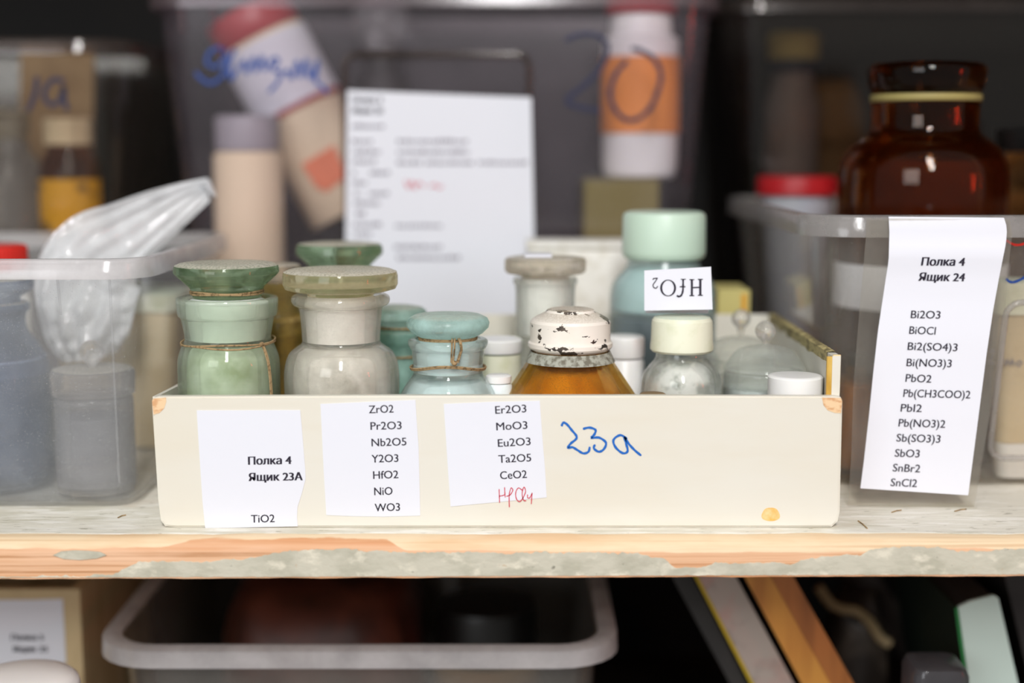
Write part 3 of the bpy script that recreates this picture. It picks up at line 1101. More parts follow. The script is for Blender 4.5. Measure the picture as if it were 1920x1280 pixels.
# 1 green stoppered jar
j = Jar('reagent_jar', 'green glass jar with wide dusty stopper and twine, leftmost in the cream box', 'jar', 428, 0.046, FL, 640)
j.shell('jar_body', [(556, 91), (560, 94), (578, 93), (590, 91), (596, 86), (628, 80), (640, 82), (652, 88), (672, 94), (700, 95), (745, 95)], 0.0028, M['green_glass'])
st_ = j.solid('stopper', [(492, 0), (492, 60), (493, 86), (497, 95), (500, 96), (504, 97), (510, 97), (514, 94), (536, 70), (546, 64), (556, 63), (557, 0)], M['green_lid'], ang=24)
j.plug([(557.6, 62), (566, 76), (590, 76), (600, 73), (634, 68.5)], M['green_plug'], st_)
st_['label'] = 'dark green stopper with dust on its flat top'
j.inner('powder', [(646, 77), (656, 87), (672, 93), (700, 95), (745, 95)], M['powder_green'], 0.0058)
twine_ring(j, 546, 64, 0.0007)
V1 = ring_pts(j.X, j.Y, 84 * j.s + 0.001, j.z(638), 72, 0.0006, 0.0006)
tw = [tube(V1, 0.0006, 7, True), tube([(x, y, z - 0.0014) for x, y, z in ring_pts(j.X, j.Y, 84 * j.s + 0.001, j.z(638), 72, 0.0008, 0.0002, seed=2)], 0.0006, 7, True)]
kx = j.X + 0.0265
for dx, sgn in ((0, 1), (0.0016, -1)):
    pth = []
    for k, (hw, py) in enumerate([(84, 637), (90, 652), (95, 672), (97, 700), (97.5, 740), (97.5, 790)]):
        R = hw * j.s + 0.0012
        a = -0.62 + 0.02 * k + dx * 20
        pth.append((j.X + R * math.cos(a), j.Y + R * math.sin(a), j.z(py)))
    tw.append(tube(soften(pth, 4), 0.0006, 7))
a = -0.62
R = 84 * j.s + 0.0014
sp = (j.X + R * math.cos(a), j.Y + R * math.sin(a), j.z(638))
tw.append(lathe([(0, sp[2] - 0.0016), (0.0014, sp[2] - 0.0008), (0.0016, sp[2]), (0.0012, sp[2] + 0.001), (0, sp[2] + 0.0015)], sp[0], sp[1], 10))
V, Fc = join(*tw)
obj('twine', V, Fc, M['twine'], j.root, 60)

# 2 cream-lidded clear jar
j = Jar('reagent_jar', 'clear dusty jar with flat yellowish stopper, between the two twine-tied jars', 'jar', 640, 0.050, FL, 640)
j.shell('jar_body', [(551, 84), (555, 90), (562, 92), (570, 88), (575, 79), (590, 76), (630, 73), (642, 74), (650, 84), (662, 98), (685, 106), (712, 108), (748, 107)], 0.0028, M['clear_glass'])
s_ = j.solid('stopper', [(504, 0), (504, 70), (505, 95), (509, 105), (516, 107), (532, 107), (540, 103), (544, 90), (546, 66), (552, 62), (553, 0)], M['cream_lid'], ang=24)
j.plug([(553.6, 61), (575, 69), (590, 66.5), (638, 63.5)], M['white_plug'], s_)
s_['label'] = 'thick yellowish glass stopper, dusty on top'
j.inner('powder', [(652, 80), (662, 97), (685, 105), (712, 108), (748, 107)], M['powder_cream'], 0.0058)

# 3 green jar at the back
j = Jar('reagent_jar', 'tall jar with dark green stopper standing behind the yellowish-stoppered jar', 'jar', 638, 0.160, FL, 560)
j.shell('jar_body', [(516, 74), (522, 78), (540, 77), (552, 70), (600, 66), (620, 72), (645, 82), (700, 84)], 0.0026, M['green_glass'])
j.solid('stopper', [(455, 0), (455, 60), (457, 76), (462, 80), (474, 81), (478, 78), (497, 58), (510, 53), (520, 53), (590, 50), (592, 0)], M['green_lid'], ang=24)
j.fill('powder', 0.026, j.z(690), M['powder_white'])

# 4 ochre jar peeping between
j = Jar('reagent_jar', 'brownish jar with pale lid half hidden between the two front left jars', 'jar', 521, 0.126, FL, 600)
j.shell('jar_body', [(528, 40), (535, 41), (560, 39), (580, 40), (605, 50), (640, 56), (700, 57)], 0.0022, M['olive_glass'])
l_ = j.solid('lid', [(494, 0), (494, 36), (497, 44), (502, 46), (522, 45), (526, 36), (532, 34), (560, 34), (560, 0)], M['smoke_glass'], ang=24)
l_['label'] = 'pale dusty glass lid'
j.fill('powder', 0.0178, j.z(590), M['powder_ochre'])

# 5 teal jar
j = Jar('reagent_jar', 'teal glass jar with twine, behind the aqua-stoppered jar', 'jar', 742, 0.128, FL, 640)
j.shell('jar_body', [(618, 56), (622, 59), (636, 58), (646, 53), (662, 51), (672, 55), (692, 66), (720, 68)], 0.0024, M['teal_glass'])
j.solid('stopper', [(573, 0), (573, 34), (576, 50), (582, 58), (594, 59), (603, 50), (610, 44), (618, 43), (655, 44), (656, 0)], M['teal_glass'], ang=24)
twine_ring(j, 611, 45, 0.0006)
twine_ring(j, 663, 52, 0.0006)
j.fill('powder', 0.0215, j.z(705), M['powder_green'])

# 6 aqua jar
j = Jar('reagent_jar', 'small clear jar with round aqua stopper tied on with knotted twine', 'jar', 840, 0.046, FL, 660)
j.shell('jar_body', [(634, 69), (637, 74), (643, 75), (650, 72), (656, 68), (668, 67), (690, 65), (700, 66), (708, 71), (724, 82), (745, 92), (775, 96)], 0.0026, M['aqua_glass'])
s_ = j.solid('stopper', [(588, 0), (588, 40), (590, 62), (596, 74), (604, 78), (613, 76), (623, 66), (630, 54), (634, 50), (638, 51), (639, 0)], M['aqua_lid'], n=0, ang=60)
j.plug([(639.6, 50), (648, 61), (660, 59.5), (696, 57)], M['aqua_plug'], s_)
s_['label'] = 'cloudy aqua glass stopper'
j.inner('powder', [(714, 72), (726, 83), (745, 91), (775, 95)], M['powder_aqua'], 0.0034)
tw = []
for k in range(2):
    tw.append(tube(ring_pts(j.X, j.Y, 52 * j.s + 0.0007, j.z(634) + k * 0.0009, 64, 0.0002, seed=k), 0.0006, 7, True))
for k in range(2):
    ring = []
    for i in range(72):
        a = 2 * PI * i / 72
        front = max(0.0, math.cos(a + PI / 2)) ** 3
        R = 67 * j.s + 0.0010 + 0.0003 * k
        ring.append((j.X + R * math.cos(a), j.Y + R * math.sin(a), j.z(690) + 0.0038 * front + 0.0009 * k))
    tw.append(tube(ring, 0.0006, 7, True))
yk = j.Y - 67 * j.s - 0.0018
yu = j.Y - 52 * j.s - 0.0012
for (x0, x1, x2) in ((848, 847, 846), (853, 852, 849), (859, 864, 856), (862, 866, 859)):
    pth = [at(x0, 635, yu), at((x0 + x1) / 2, 640, j.Y - 76 * j.s - 0.0010), at(x1, 655, j.Y - 76 * j.s - 0.0012), at((x1 + x2) / 2, 668, j.Y - 70 * j.s - 0.001), at(x2, 680, yk)]
    tw.append(tube(soften(pth, 4), 0.00055, 7))
kn = at(852, 681, yk)
tw.append(lathe([(0, kn.z - 0.0018), (0.0015, kn.z - 0.001), (0.0018, kn.z), (0.0014, kn.z + 0.0012), (0, kn.z + 0.0018)], kn.x, kn.y, 10))
V, Fc = join(*tw)
obj('twine', V, Fc, M['twine'], j.root, 60)

# 7 conical flask with stopper
j = Jar('conical_flask', 'clear conical flask with smoky flat stopper behind the amber bottle', 'flask', 1022, 0.143, FL, 600)
j.shell('flask_body', [(519, 58), (523, 60), (530, 60), (536, 57), (560, 56), (620, 56), (640, 58), (670, 68), (720, 88), (760, 104)], 0.0022, M['plain_glass'])
s_ = j.solid('stopper', [(481, 0), (481, 62), (483, 73), (488, 76), (506, 76), (511, 72), (512, 46), (519, 44), (520, 0)], M['smoke_glass'], ang=24)
j.plug([(520.6, 44), (536, 50), (625, 48.5)], M['white_plug'], s_)
s_['label'] = 'chipped smoky glass stopper'
j.inner('powder', [(690, 76), (720, 88), (760, 104)], M['powder_white'], 0.003)
pap = [(990, 472), (1018, 468), (1034, 474), (1040, 482), (1000, 486)]
pc = at(1010, 479, 0.143)
V, Fc = box(pc.x - 0.010, pc.x + 0.009, 0.128, 0.150, j.z(481) + 0.0003, j.z(481) + 0.0024, 0.0006)
o = obj('paper_scrap', V, Fc, M['paper'])
o['label'] = 'scrap of white paper lying on the smoky flask stopper'
o['category'] = 'paper scrap'

# 8 amber bottle
j = Jar('amber_bottle', 'amber bottle with chipped white cap at the middle of the cream box', 'bottle', 1069, 0.058, FL, 680)
j.shell('bottle_body', [(645, 62), (652, 68), (660, 71), (672, 78), (690, 90), (715, 107), (745, 127), (757, 133), (775, 136)], 0.0030, M['amber'], n=3, segs=20, ang=10)
c_ = j.solid('screw_cap', [(578, 0), (578, 38), (580, 44), (584, 47), (588, 55), (595, 68), (598, 72), (603, 75), (634, 75), (638, 76), (641, 79), (648, 79), (652, 76), (656, 70), (656, 0)], M['chipped_white'], ang=18)
c_['label'] = 'white enamelled cap with dark chips'
V, Fc = lathe([(72 * j.s, j.z(658)), (74.5 * j.s, j.z(657)), (80 * j.s, j.z(668)), (84 * j.s, j.z(676)), (81 * j.s, j.z(676)), (76 * j.s, j.z(667))], j.X, j.Y, 64, close=True)
M['neck_dust'] = solid('grey_neck_dust', srgb('#a5a598'), 0.9, [(srgb('#5f5848'), 260, 0.45, 0.6, (1, 1, 1), 0.8)])
obj('dust_collar', V, Fc, M['neck_dust'], j.root, 50)
j.inner('powder', [(692, 88), (715, 105), (745, 126), (757, 132), (775, 135)], M['powder_amber'], 0.0095)  # opaque fill added so the amber glass looks lit through

# 9 white jar behind amber
j = Jar('white_jar', 'white lidded plastic jar between the amber bottle and the ivory-capped bottle', 'jar', 1170, 0.118, FL, 690)
j.solid('jar_body', [(670, 35), (674, 38), (700, 38), (760, 38)] , M['white_cap'])
V, Fc = lathe([(0, FL), (36 * j.s, FL), (38 * j.s, FL + 0.002), (38 * j.s, j.z(755)), (0, j.z(755))], j.X, j.Y, 48)
o = j.root.children[0]
bpy.data.objects.remove(o)
V, Fc = lathe([(0, FL), (36 * j.s, FL), (38 * j.s, FL + 0.002), (38 * j.s, j.z(676)), (34 * j.s, j.z(671)), (0, j.z(671))], j.X, j.Y, 48)
obj('jar_body', V, Fc, M['white_cap'], j.root, 40)
j.solid('lid', [(629, 0), (629, 34), (631, 37), (634, 38), (664, 38), (668, 37), (669, 0)], M['white_cap'])

# 9b cream jar behind aqua jar
j = Jar('white_jar', 'cream jar with flat white lid between the aqua jar and the conical flask', 'jar', 935, 0.108, FL, 680)
V, Fc = lathe([(0, FL), (40 * j.s, FL), (42 * j.s, FL + 0.002), (42 * j.s, j.z(662)), (0, j.z(661))], j.X, j.Y, 48)
obj('jar_body', V, Fc, M['ivory_cap'], j.root, 40)
j.solid('lid', [(634, 0), (634, 41), (637, 44), (656, 44), (659, 43), (660, 0)], M['white_cap'])
j = Jar('small_vial', 'short white vial with pale top just right of the aqua jar', 'vial', 935, 0.052, FL, 720)
V, Fc = lathe([(0, FL), (24 * j.s, FL), (25 * j.s, FL + 0.002), (25 * j.s, j.z(722)), (22 * j.s, j.z(718)), (0, j.z(718))], j.X, j.Y, 40)
obj('vial_body', V, Fc, M['powder_aqua'], j.root, 40)
j.solid('lid', [(702, 0), (702, 20), (704, 24), (716, 24), (717.5, 20), (717.5, 0)], M['white_cap'])

# 10 clear bottle with ivory cap
j = Jar('clear_bottle', 'clear glass bottle with ivory cap carrying the folded HfO2 card', 'bottle', 1278, 0.064, FL, 660)
j.shell('bottle_body', [(652, 44), (658, 47), (664, 48), (672, 50), (684, 60), (698, 70), (716, 75), (745, 76)], 0.0026, M['plain_glass'])
j.solid('screw_cap', [(592, 0), (592, 42), (594, 52), (600, 56), (606, 57), (640, 58), (646, 59), (654, 59), (658, 55), (658, 36), (650, 36), (650, 0)], M['ivory_cap'], ang=24)
j.inner('crystals', [(676, 40), (688, 58), (700, 68), (716, 74), (745, 75)], M['crystals'], 0.0042)
# folded card on the cap
pz = j.z(592) + 0.0003
p0 = Vector((0, 0.060, pz))
pn = Vector((0, -1, 0.10)).normalized()
PC = lambda x, y: on_plane(x, y, p0, pn)
card = thing('folded_card', 'small folded white card reading HfO2 upside down on an ivory cap', 'card', (j.X, 0.062, pz))
base_y = [(1208, 578), (1335, 588)]
rows = []
for k in range(9):
    t = k / 8
    rows.append((507 + (582 - 507) * t, 1208 + 0 * t, 500 + (580 - 500) * t, 1333 + 3 * t))
vf = rows_sheet(rows, PC, 6, 0.0003)
face = obj('card_face', vf[0], vf[1], M['paper'], card)
# the rear leaf leans back from the fold at the top
a = [PC(1208, 507) + Vector((0, 0.0004, 0)), PC(1333, 500) + Vector((0, 0.0004, 0))]
low = [Vector((PC(1215, 582).x, 0.075, pz + 0.0002)), Vector((PC(1334, 582).x, 0.075, pz + 0.0002))]
V = [a[0], a[1], low[1], low[0]]
V = [tuple(v) for v in V] + [(v.x, v.y + 0.0003, v.z) for v in V]
obj('card_back', V, [(0, 1, 2, 3), (7, 6, 5, 4), (0, 4, 5, 1), (1, 5, 6, 2), (2, 6, 7, 3), (3, 7, 4, 0)], M['paper'], card)
# bottom flap folded forward under the face
q0, q1 = PC(1209, 581), PC(1336, 580)
V = [q0, q1, Vector((q1.x, q1.y - 0.004, pz)), Vector((q0.x + 0.004, q0.y - 0.006, pz - 0.0002))]
# serif lettering, drawn by hand and turned upside down
S3 = 3.2


def serif(poly):
    return scaled(poly, S3, 1120, 380)


def poly_faces(polys):
    V, Fc = [], []
    for pl in polys:
        b = len(V)
        V += [PC(x, y) + pn * 0.0006 for x, y in serif(pl)]
        Fc.append(tuple(range(b, b + len(pl))))
    return V, Fc


def band_poly(cx, cy, rx, ry, tx, ty, n=28):
    V, Fc = [], []
    for k in range(n):
        a = 2 * PI * k / n
        V.append((cx + rx * math.cos(a), cy + ry * math.sin(a)))
        V.append((cx + (rx - tx) * math.cos(a), cy + (ry - ty) * math.sin(a)))
    return V, [(2 * k, 2 * k + 1, (2 * k + 3) % (2 * n), (2 * k + 2) % (2 * n)) for k in range(n)]


H = [[(610, 462), (624, 462), (624, 552), (610, 552)], [(560, 464), (573, 464), (573, 554), (560, 554)], [(573, 505), (610, 503), (610, 511), (573, 513)],
     [(602, 456), (632, 456), (632, 462), (602, 462)], [(602, 552), (632, 552), (632, 558), (602, 558)],
     [(552, 458), (581, 458), (581, 464), (552, 464)], [(552, 554), (581, 554), (581, 560), (552, 560)]]
vfH = poly_faces(H)
mapS = lambda x, y: PC(1120 + x / S3, 380 + y / S3)
vff = stroke([(514, 458), (514, 490), (512, 530), (502, 556), (486, 562), (476, 556)], 11, mapS, lift=0.0006, nrm=pn)
vff2 = poly_faces([[(500, 456), (530, 456), (530, 461), (500, 461)], [(494, 500), (528, 500), (528, 507), (494, 507)]])
bo = band_poly(424, 511, 48, 50, 13, 5)
vfO = ([mapS(x, y) + pn * 0.0006 for x, y in bo[0]], bo[1])
vf2 = stroke([(334, 462), (336, 455), (352, 453), (362, 452)], 6, mapS, lift=0.0006, nrm=pn)
vf22 = stroke([(360, 452), (346, 474), (334, 492), (338, 508), (352, 512), (362, 500)], 6, mapS, lift=0.0006, nrm=pn)
V, Fc = join(vfH, vff, vff2, vfO, vf2, vf22)
obj('printed_text', V, Fc, M['ink'], face)

# 11 mint capped bottle at the back
j = Jar('plastic_bottle', 'tall pale bottle with mint screw cap and navy contents', 'bottle', 1244, 0.176, FL, 500)
j.shell('bottle_body', [(486, 66), (492, 68), (505, 74), (525, 92), (545, 99), (570, 100), (640, 100)], 0.0016, M['mint_body'])
j.solid('screw_cap', [(396, 0), (396, 66), (399, 74), (405, 77), (470, 78), (478, 77), (484, 72), (485, 0)], M['mint_cap'], ang=40)
j.fill('contents', 0.0366, j.z(590), M['navy_liquid'], 0.004)
V, Fc = lathe(soften([(0.030, j.z(584) + 0.0005), (98 * j.s - 0.0018, j.z(582) + 0.001), (98 * j.s - 0.0018, j.z(565)), (96 * j.s - 0.0018, j.z(545)), (90 * j.s - 0.0018, j.z(526)), (72 * j.s - 0.0018, j.z(506)), (0.020, j.z(500))], 3), j.X, j.Y, 64)
V, Fc = list(V), list(Fc)
n_ = 64
Fc.append(tuple(range(n_)))
Fc.append(tuple(len(V) - n_ + k for k in range(n_)))
obj('packing', V, Fc, M['pale_packing'], j.root, 50)  # pale insert added to lighten the see-through upper part of the bottle


# 12 / 13 weighing bottles with ball knobs
def weighing_bottle(label, cx, Y, ky, kr, dome, hw, fillm, group=None):
    j = Jar('weighing_bottle', label, 'weighing bottle', cx, Y, FL, 660, group)
    t0, t1 = dome
    j.shell('bottle_body', [(t1, hw - 5), (t1 + 3, hw - 2), (t1 + 20, hw - 2), (t1 + 34, hw - 1), (t1 + 70, hw - 1)], 0.0020, M['plain_glass'])
    s = j.s
    ld = j.solid('lid', [(t0, 0), (t0, 12), (t0 + 3, 32), (t0 + 9, 50), (t0 + 16, 58), (t1 - 10, hw - 4), (t1 - 3, hw), (t1 - 0.6, hw - 2), (t1 - 0.6, hw - 8), (t1 + 26, hw - 9), (t1 + 27, 0)], M['dome_glass'], ang=50)
    kz = j.z(ky)
    r = kr * s
    zt = j.z(t0)
    nk = [(0, zt + 0.0002), (0.0022, zt + 0.0002), (0.0018, zt + 0.0012)]
    for k in range(1, 15):
        a = -PI / 2 + PI * k / 14
        if r * math.cos(a) > 0.0018 or k > 7:
            nk.append((max(0.0, r * math.cos(a)), kz + r * math.sin(a)))
    nk[-1] = (0, kz + r)
    V, Fc = lathe(nk, j.X, Y, 32)
    kn = obj('ball_knob', V, Fc, M['knob_glass'], ld, 60)
    j.fill('powder', (hw - 6) * s - 0.002, j.z(t1 + 31), fillm, 0.0005)
    return j


weighing_bottle('clear weighing bottle with ball knob, the nearer of two in the cream box', 1434, 0.080, 620, 19, (646, 694), 77, M['powder_aqua'])
weighing_bottle('clear weighing bottle with ball knob, behind the nearer one by the mint-capped bottle', 1388, 0.138, 597, 18, (630, 670), 66, M['powder_cream'])

# 14 white cap vial
j = Jar('small_vial', 'small white-capped vial at the right front corner of the cream box', 'vial', 1491, 0.031, FL, 720)
V, Fc = lathe([(0, FL), (44 * j.s, FL), (46 * j.s, FL + 0.002), (46 * j.s, j.z(762)), (0, j.z(761))], j.X, j.Y, 40)
obj('vial_body', V, Fc, M['plain_glass'], j.root, 40)
j.solid('cap', [(702, 0), (702, 40), (703, 48), (706, 51), (740, 51), (759, 51), (760, 0)], M['white_cap'], ang=40)
j = Jar('small_vial', 'short vial with worn brown cork lid before the ivory-capped bottle', 'vial', 1224, 0.022, FL, 740)
V, Fc = lathe([(0, FL), (20 * j.s, FL), (22 * j.s, FL + 0.002), (22 * j.s, j.z(752)), (0, j.z(751))], j.X, j.Y, 40)
obj('vial_body', V, Fc, M['plain_glass'], j.root, 40)
j.solid('cork_lid', [(737, 0), (737, 22), (739, 25), (749, 25), (750, 0)], M['tan'], ang=40)

# ================================================================== left bin and what it holds
binL, levL = make_bin('storage_bin', 'milky clear plastic bin at left holding a plastic bag and dusty glass jars',
                      (0.161, -0.545, -0.236, 0.040, 0.312), (0.0006, -0.535, -0.243, 0.047, 0.304), 0.022, M['bin_front'], M['rim_front'])
# moulded rib at left; the right tube stands in for a reflected streak
for px in (107, 205):
    a, b = at(px, 514, 0.0425), at(px, 590 if px == 107 else 905, 0.0465)
    vf = tube([(a.x, 0.0402 + 0.0022, a.z), (a.x, 0.0468, max(0.012, b.z))], 0.0009, 8)
    obj('rib', vf[0], vf[1], M['bin_front'], binL, 60)

BF = 0.0034
j = Jar('weighing_bottle', 'grey dusty jar with glass ball knob, inside the left bin', 'weighing bottle', 178, 0.088, BF, 800)
j.shell('bottle_body', [(738, 68), (742, 70), (745, 71), (752, 72), (760, 72), (850, 73), (900, 73)], 0.002, M['grey_glass'])
ld = j.solid('lid', [(688, 0), (688, 60), (690, 72), (694, 76), (700, 77), (730, 76), (736, 75), (736.5, 66), (752, 65), (752, 0)], M['grey_glass'], ang=40)
kz, r, zt = j.z(660), 23 * j.s, j.z(688)
nk = [(0, zt + 0.0002), (0.003, zt + 0.0002), (0.0026, zt + 0.0008)]
for k in range(1, 15):
    a = -PI / 2 + PI * k / 14
    if r * math.cos(a) > 0.0026 or k > 7:
        nk.append((max(0.0, r * math.cos(a)), kz + r * math.sin(a)))
nk[-1] = (0, kz + r)
V, Fc = lathe(nk, j.X, j.Y, 32)
obj('ball_knob', V, Fc, M['knob_glass'], ld, 60)
j.fill('powder', 0.0225, j.z(775), M['powder_grey'])

j = Jar('reagent_jar', 'blue-grey stoppered jar at the left picture edge, inside the left bin', 'jar', -10, 0.110, BF, 800)
j.shell('jar_body', [(566, 66), (570, 72), (580, 72), (588, 66), (605, 64), (625, 70), (650, 88), (690, 104), (760, 110), (850, 112)], 0.0026, M['blue_glass'])
j.solid('stopper', [(520, 0), (520, 62), (523, 78), (528, 82), (540, 82), (546, 76), (556, 58), (564, 56), (600, 54), (602, 0)], M['blue_glass'], ang=24)
j.fill('powder', 0.0360, j.z(665), M['powder_blue'])

j = Jar('capped_bottle', 'bottle with ribbed red screw cap at the far left of the left bin', 'bottle', -20, 0.205, BF, 500)
V, Fc = lathe([(0, BF), (70 * j.s, BF), (72 * j.s, BF + 0.003), (72 * j.s, j.z(560)), (60 * j.s, j.z(530)), (56 * j.s, j.z(508)), (0, j.z(508))], j.X, j.Y, 48)
obj('bottle_body', V, Fc, M['white_cap'], j.root, 40)
j.solid('screw_cap', [(458, 0), (458, 58), (460, 66), (464, 69), (500, 70), (505, 69), (505.5, 0)], M['red_cap'], ang=25, segs=120,
        mod=lambda a, z: 1.0 + 0.010 * (1 if int(a / (2 * PI) * 120 + 0.5) % 2 else -1))

# crumpled bag: two leaves of film joined round the edge
line = [(165, 672, 50, 0.160), (160, 640, 78, 0.156), (158, 590, 92, 0.154), (160, 540, 100, 0.156), (170, 500, 96, 0.162), (195, 468, 84, 0.175), (235, 440, 66, 0.186),
        (285, 409, 52, 0.196), (335, 381, 38, 0.205), (379, 358, 24, 0.212), (384, 356, 22, 0.213)]
ln = soften([tuple(map(float, q)) for q in line], 6)
dirs = []
for i in range(len(ln)):
    a, b = ln[max(0, i - 1)], ln[min(len(ln) - 1, i + 1)]
    L = math.hypot(b[0] - a[0], b[1] - a[1]) or 1
    dirs.append(((b[0] - a[0]) / L, (b[1] - a[1]) / L))
nv = 30
V, Fc = [], []
for side in (0, 1):
    for i, (x, y, w, Y) in enumerate(ln):
        tx, ty = dirs[i]
        for k in range(nv + 1):
            v = -1 + 2 * k / nv
            px, py = x - ty * w * v, y + tx * w * v
            p = at(px, py, Y)
            q = Vector((px * 0.03, py * 0.03, side * 3.0))
            inside = max(0.0, 1.0 - i / len(ln) * 1.5)
            tri = abs(((v * 2.3 + 0.35 * math.sin(i * 0.13 + side)) % 1.0) - 0.5) * 2
            fold = 0.0065 * tri * (0.6 + 0.4 * inside) + 0.002 * abs(math.sin(v * 9 + side + i * 0.05))
            crum = (0.5 - abs(mnoise.noise(q * 0.6))) * 0.020 * inside + (0.3 - abs(mnoise.noise(q * 1.3))) * 0.007 * (0.12 + inside)
            puff = (1 - v * v) ** 0.5 * (0.003 + 0.018 * inside)
            edge = 0.0 if abs(v) > 0.999 else 1.0
            p.y += fold + (crum + (-puff if side == 0 else puff)) * edge
            p.z += 0.15 * crum * (1 if 0 < i < len(ln) - 1 else 0)
            V.append(p)
nb = len(ln) * (nv + 1)
for side in (0, 1):
    for i in range(len(ln) - 1):
        for k in range(nv):
            a = side * nb + i * (nv + 1) + k
            Fc.append((a, a + 1, a + nv + 2, a + nv + 1))
bagmin = min(v.z for v in V)
bag = obj('plastic_bag', V, Fc, M['bag'], None, 60)
bag['label'] = 'crinkled clear polythene bag sticking up out of the left bin'
bag['category'] = 'plastic bag'

# a beige tub standing at the back right of the left bin
t_ = thing('plastic_tub', 'beige plastic tub in the back right corner of the left bin, behind the bag', 'tub', (-0.30, 0.255, BF))
V, Fc = loft([(BF, -0.345, -0.262, 0.222, 0.286, 0.012), (0.108, -0.349, -0.2535, 0.218, 0.290, 0.014)], True, True)
obj('tub_body', V, Fc, M['beige_tub'], t_, 40)
V, Fc = loft([(0.1083, -0.351, -0.2515, 0.216, 0.292, 0.014), (0.121, -0.351, -0.2515, 0.216, 0.292, 0.014), (0.123, -0.347, -0.2555, 0.220, 0.288, 0.012)], True, True)
obj('lid', V, Fc, M['ivory_cap'], t_, 40)

# ================================================================== right bin 24
binR, levR = make_bin('storage_bin', 'clear plastic bin at right with long white list label on its front', (0.1868, 0.1965, 0.56, 0.070, 0.425),
                      (0.0006, 0.2150, 0.54, 0.106, 0.395), 0.030, M['bin_clear'], M['rim_clear'], drop=0.0125)


def front_y(z, off=0.0):
    zt, zb = 0.1868, 0.0006
    k = (z - zb) / (zt - zb)
    return 0.106 + (0.070 - 0.106) * k - off


# raised label holder on its front
def ridge(x0, x1, z0, z1, r, yfn, rad, m, parent, name='label_frame'):
    pts = []
    for cx, cz, a0 in ((x1 - r, z0 + r, -PI / 2), (x1 - r, z1 - r, 0), (x0 + r, z1 - r, PI / 2), (x0 + r, z0 + r, PI)):
        for k in range(7):
            a = a0 + PI / 2 * k / 6
            zz = cz + r * math.sin(a)
            pts.append((cx + r * math.cos(a), yfn(zz), zz))
    full = []
    for i in range(len(pts)):
        a, b = Vector(pts[i]), Vector(pts[(i + 1) % len(pts)])
        seg = max(1, int((b - a).length / 0.01))
        for k in range(seg):
            full.append(a + (b - a) * k / seg)
    vf = tube(full, rad, 8, True)
    return obj(name, vf[0], vf[1], m, parent, 60)


pa = on_surf(1886, 566, lambda z: front_y(z))
ridge(pa.x, pa.x + 0.15, 0.022, pa.z, 0.010, lambda z: front_y(z, 0.0022), 0.0021, M['rim_clear'], binR)


# label sleeve hanging over the rim
def sleeve_y(z):
    pts = [(0.0, 0.050), (0.06, 0.052), (0.11, 0.0555), (0.135, 0.0585), (0.150, 0.0590), (0.165, 0.0575), (0.174, 0.0598), (0.1868, 0.0605), (0.1890, 0.0640), (0.30, 0.0640)]
    for (z0, y0), (z1, y1) in zip(pts, pts[1:]):
        if z0 <= z <= z1:
            return y0 + (y1 - y0) * (z - z0) / (z1 - z0)
    return pts[0][1] if z < 0 else pts[-1][1]


PS = lambda x, y: on_surf(x, y, sleeve_y)
PSf = lambda x, y: on_surf(x, y, lambda z: sleeve_y(z) + 0.0004)


def interp(tab, y):
    for (y0, x0), (y1, x1) in zip(tab, tab[1:]):
        if y0 <= y <= y1:
            return x0 + (x1 - x0) * (y - y0) / (y1 - y0)
    return tab[0][1] if y < tab[0][0] else tab[-1][1]


Lx = [(406, 1666), (435, 1667.5), (490, 1666), (520, 1661), (560, 1655), (620, 1646), (700, 1637), (780, 1629), (860, 1620), (915, 1613)]
Rx = [(408, 1882), (416, 1886), (435, 1887.5), (455, 1886), (520, 1873), (580, 1862), (660, 1850), (760, 1837), (860, 1824), (928, 1815)]
rows = []
for k in range(40):
    t = k / 39
    yl, yr = 406 + (915 - 406) * t, 408 + (928 - 408) * t
    rows.append((yl, interp(Lx, yl), yr, interp(Rx, yr)))
vf = rows_sheet(rows, PS, 8, 0.0003)
lab = obj('paper_label', vf[0], vf[1], M['paper'], binR, 30)
lab['label'] = 'long white paper list from Bi2O3 to SnCl2'
fL = [(408, 1625), (440, 1624), (600, 1610), (720, 1600), (850, 1596), (950, 1590)]
fR = [(408, 1893), (440, 1898), (520, 1888), (600, 1884), (680, 1871), (760, 1859), (860, 1842), (952, 1826)]
rows = []
for k in range(40):
    t = k / 39
    yl, yr = 409 + (946 - 409) * t, 411 + (951 - 411) * t
    rows.append((yl, interp(fL, yl), yr, interp(fR, yr)))
vf = rows_sheet(rows, PSf, 8, 0.0002)
flm = obj('label_sleeve', vf[0], vf[1], M['film'], binR, 30)
flm['label'] = 'clear film sleeve hanging down to the shelf'
tx = [('Полка 4', 1727, 497.5, 1807, 498, 1), ('Ящик 24', 1722, 526, 1807, 527, 1), ('Bi2O3', 1707, 596, 1762, 597, 0), ('BiOCl', 1704, 625.5, 1753, 627, 0),
      ('Bi2(SO4)3', 1701, 655.5, 1794, 658, 0), ('Bi(NO3)3', 1699, 686, 1783, 688, 0), ('PbO2', 1697, 715, 1745, 717, 0), ('Pb(CH3COO)2', 1693, 743.5, 1818, 746.5, 0),
      ('PbI2', 1688, 771, 1727, 772, 0), ('Pb(NO3)2', 1684, 799, 1771, 801.5, 0), ('Sb(SO3)3', 1680, 827, 1762, 829.5, 0), ('SbO3', 1677, 855.5, 1723, 857, 0),
      ('SnBr2', 1673, 883, 1724, 885, 0), ('SnCl2', 1669, 910.5, 1718, 912.5, 0)]
for body, xl, yl, xr, yr, b in tx:
    vf = line_text(body, xl, yl, xr, yr, 15.6 if b else 15.2, PS, bold=0.06 if b else 0.018, lean=0.16 if b else 0.09, lift=0.0006)
    obj('printed_text', vf[0], vf[1], M['ink'], lab)
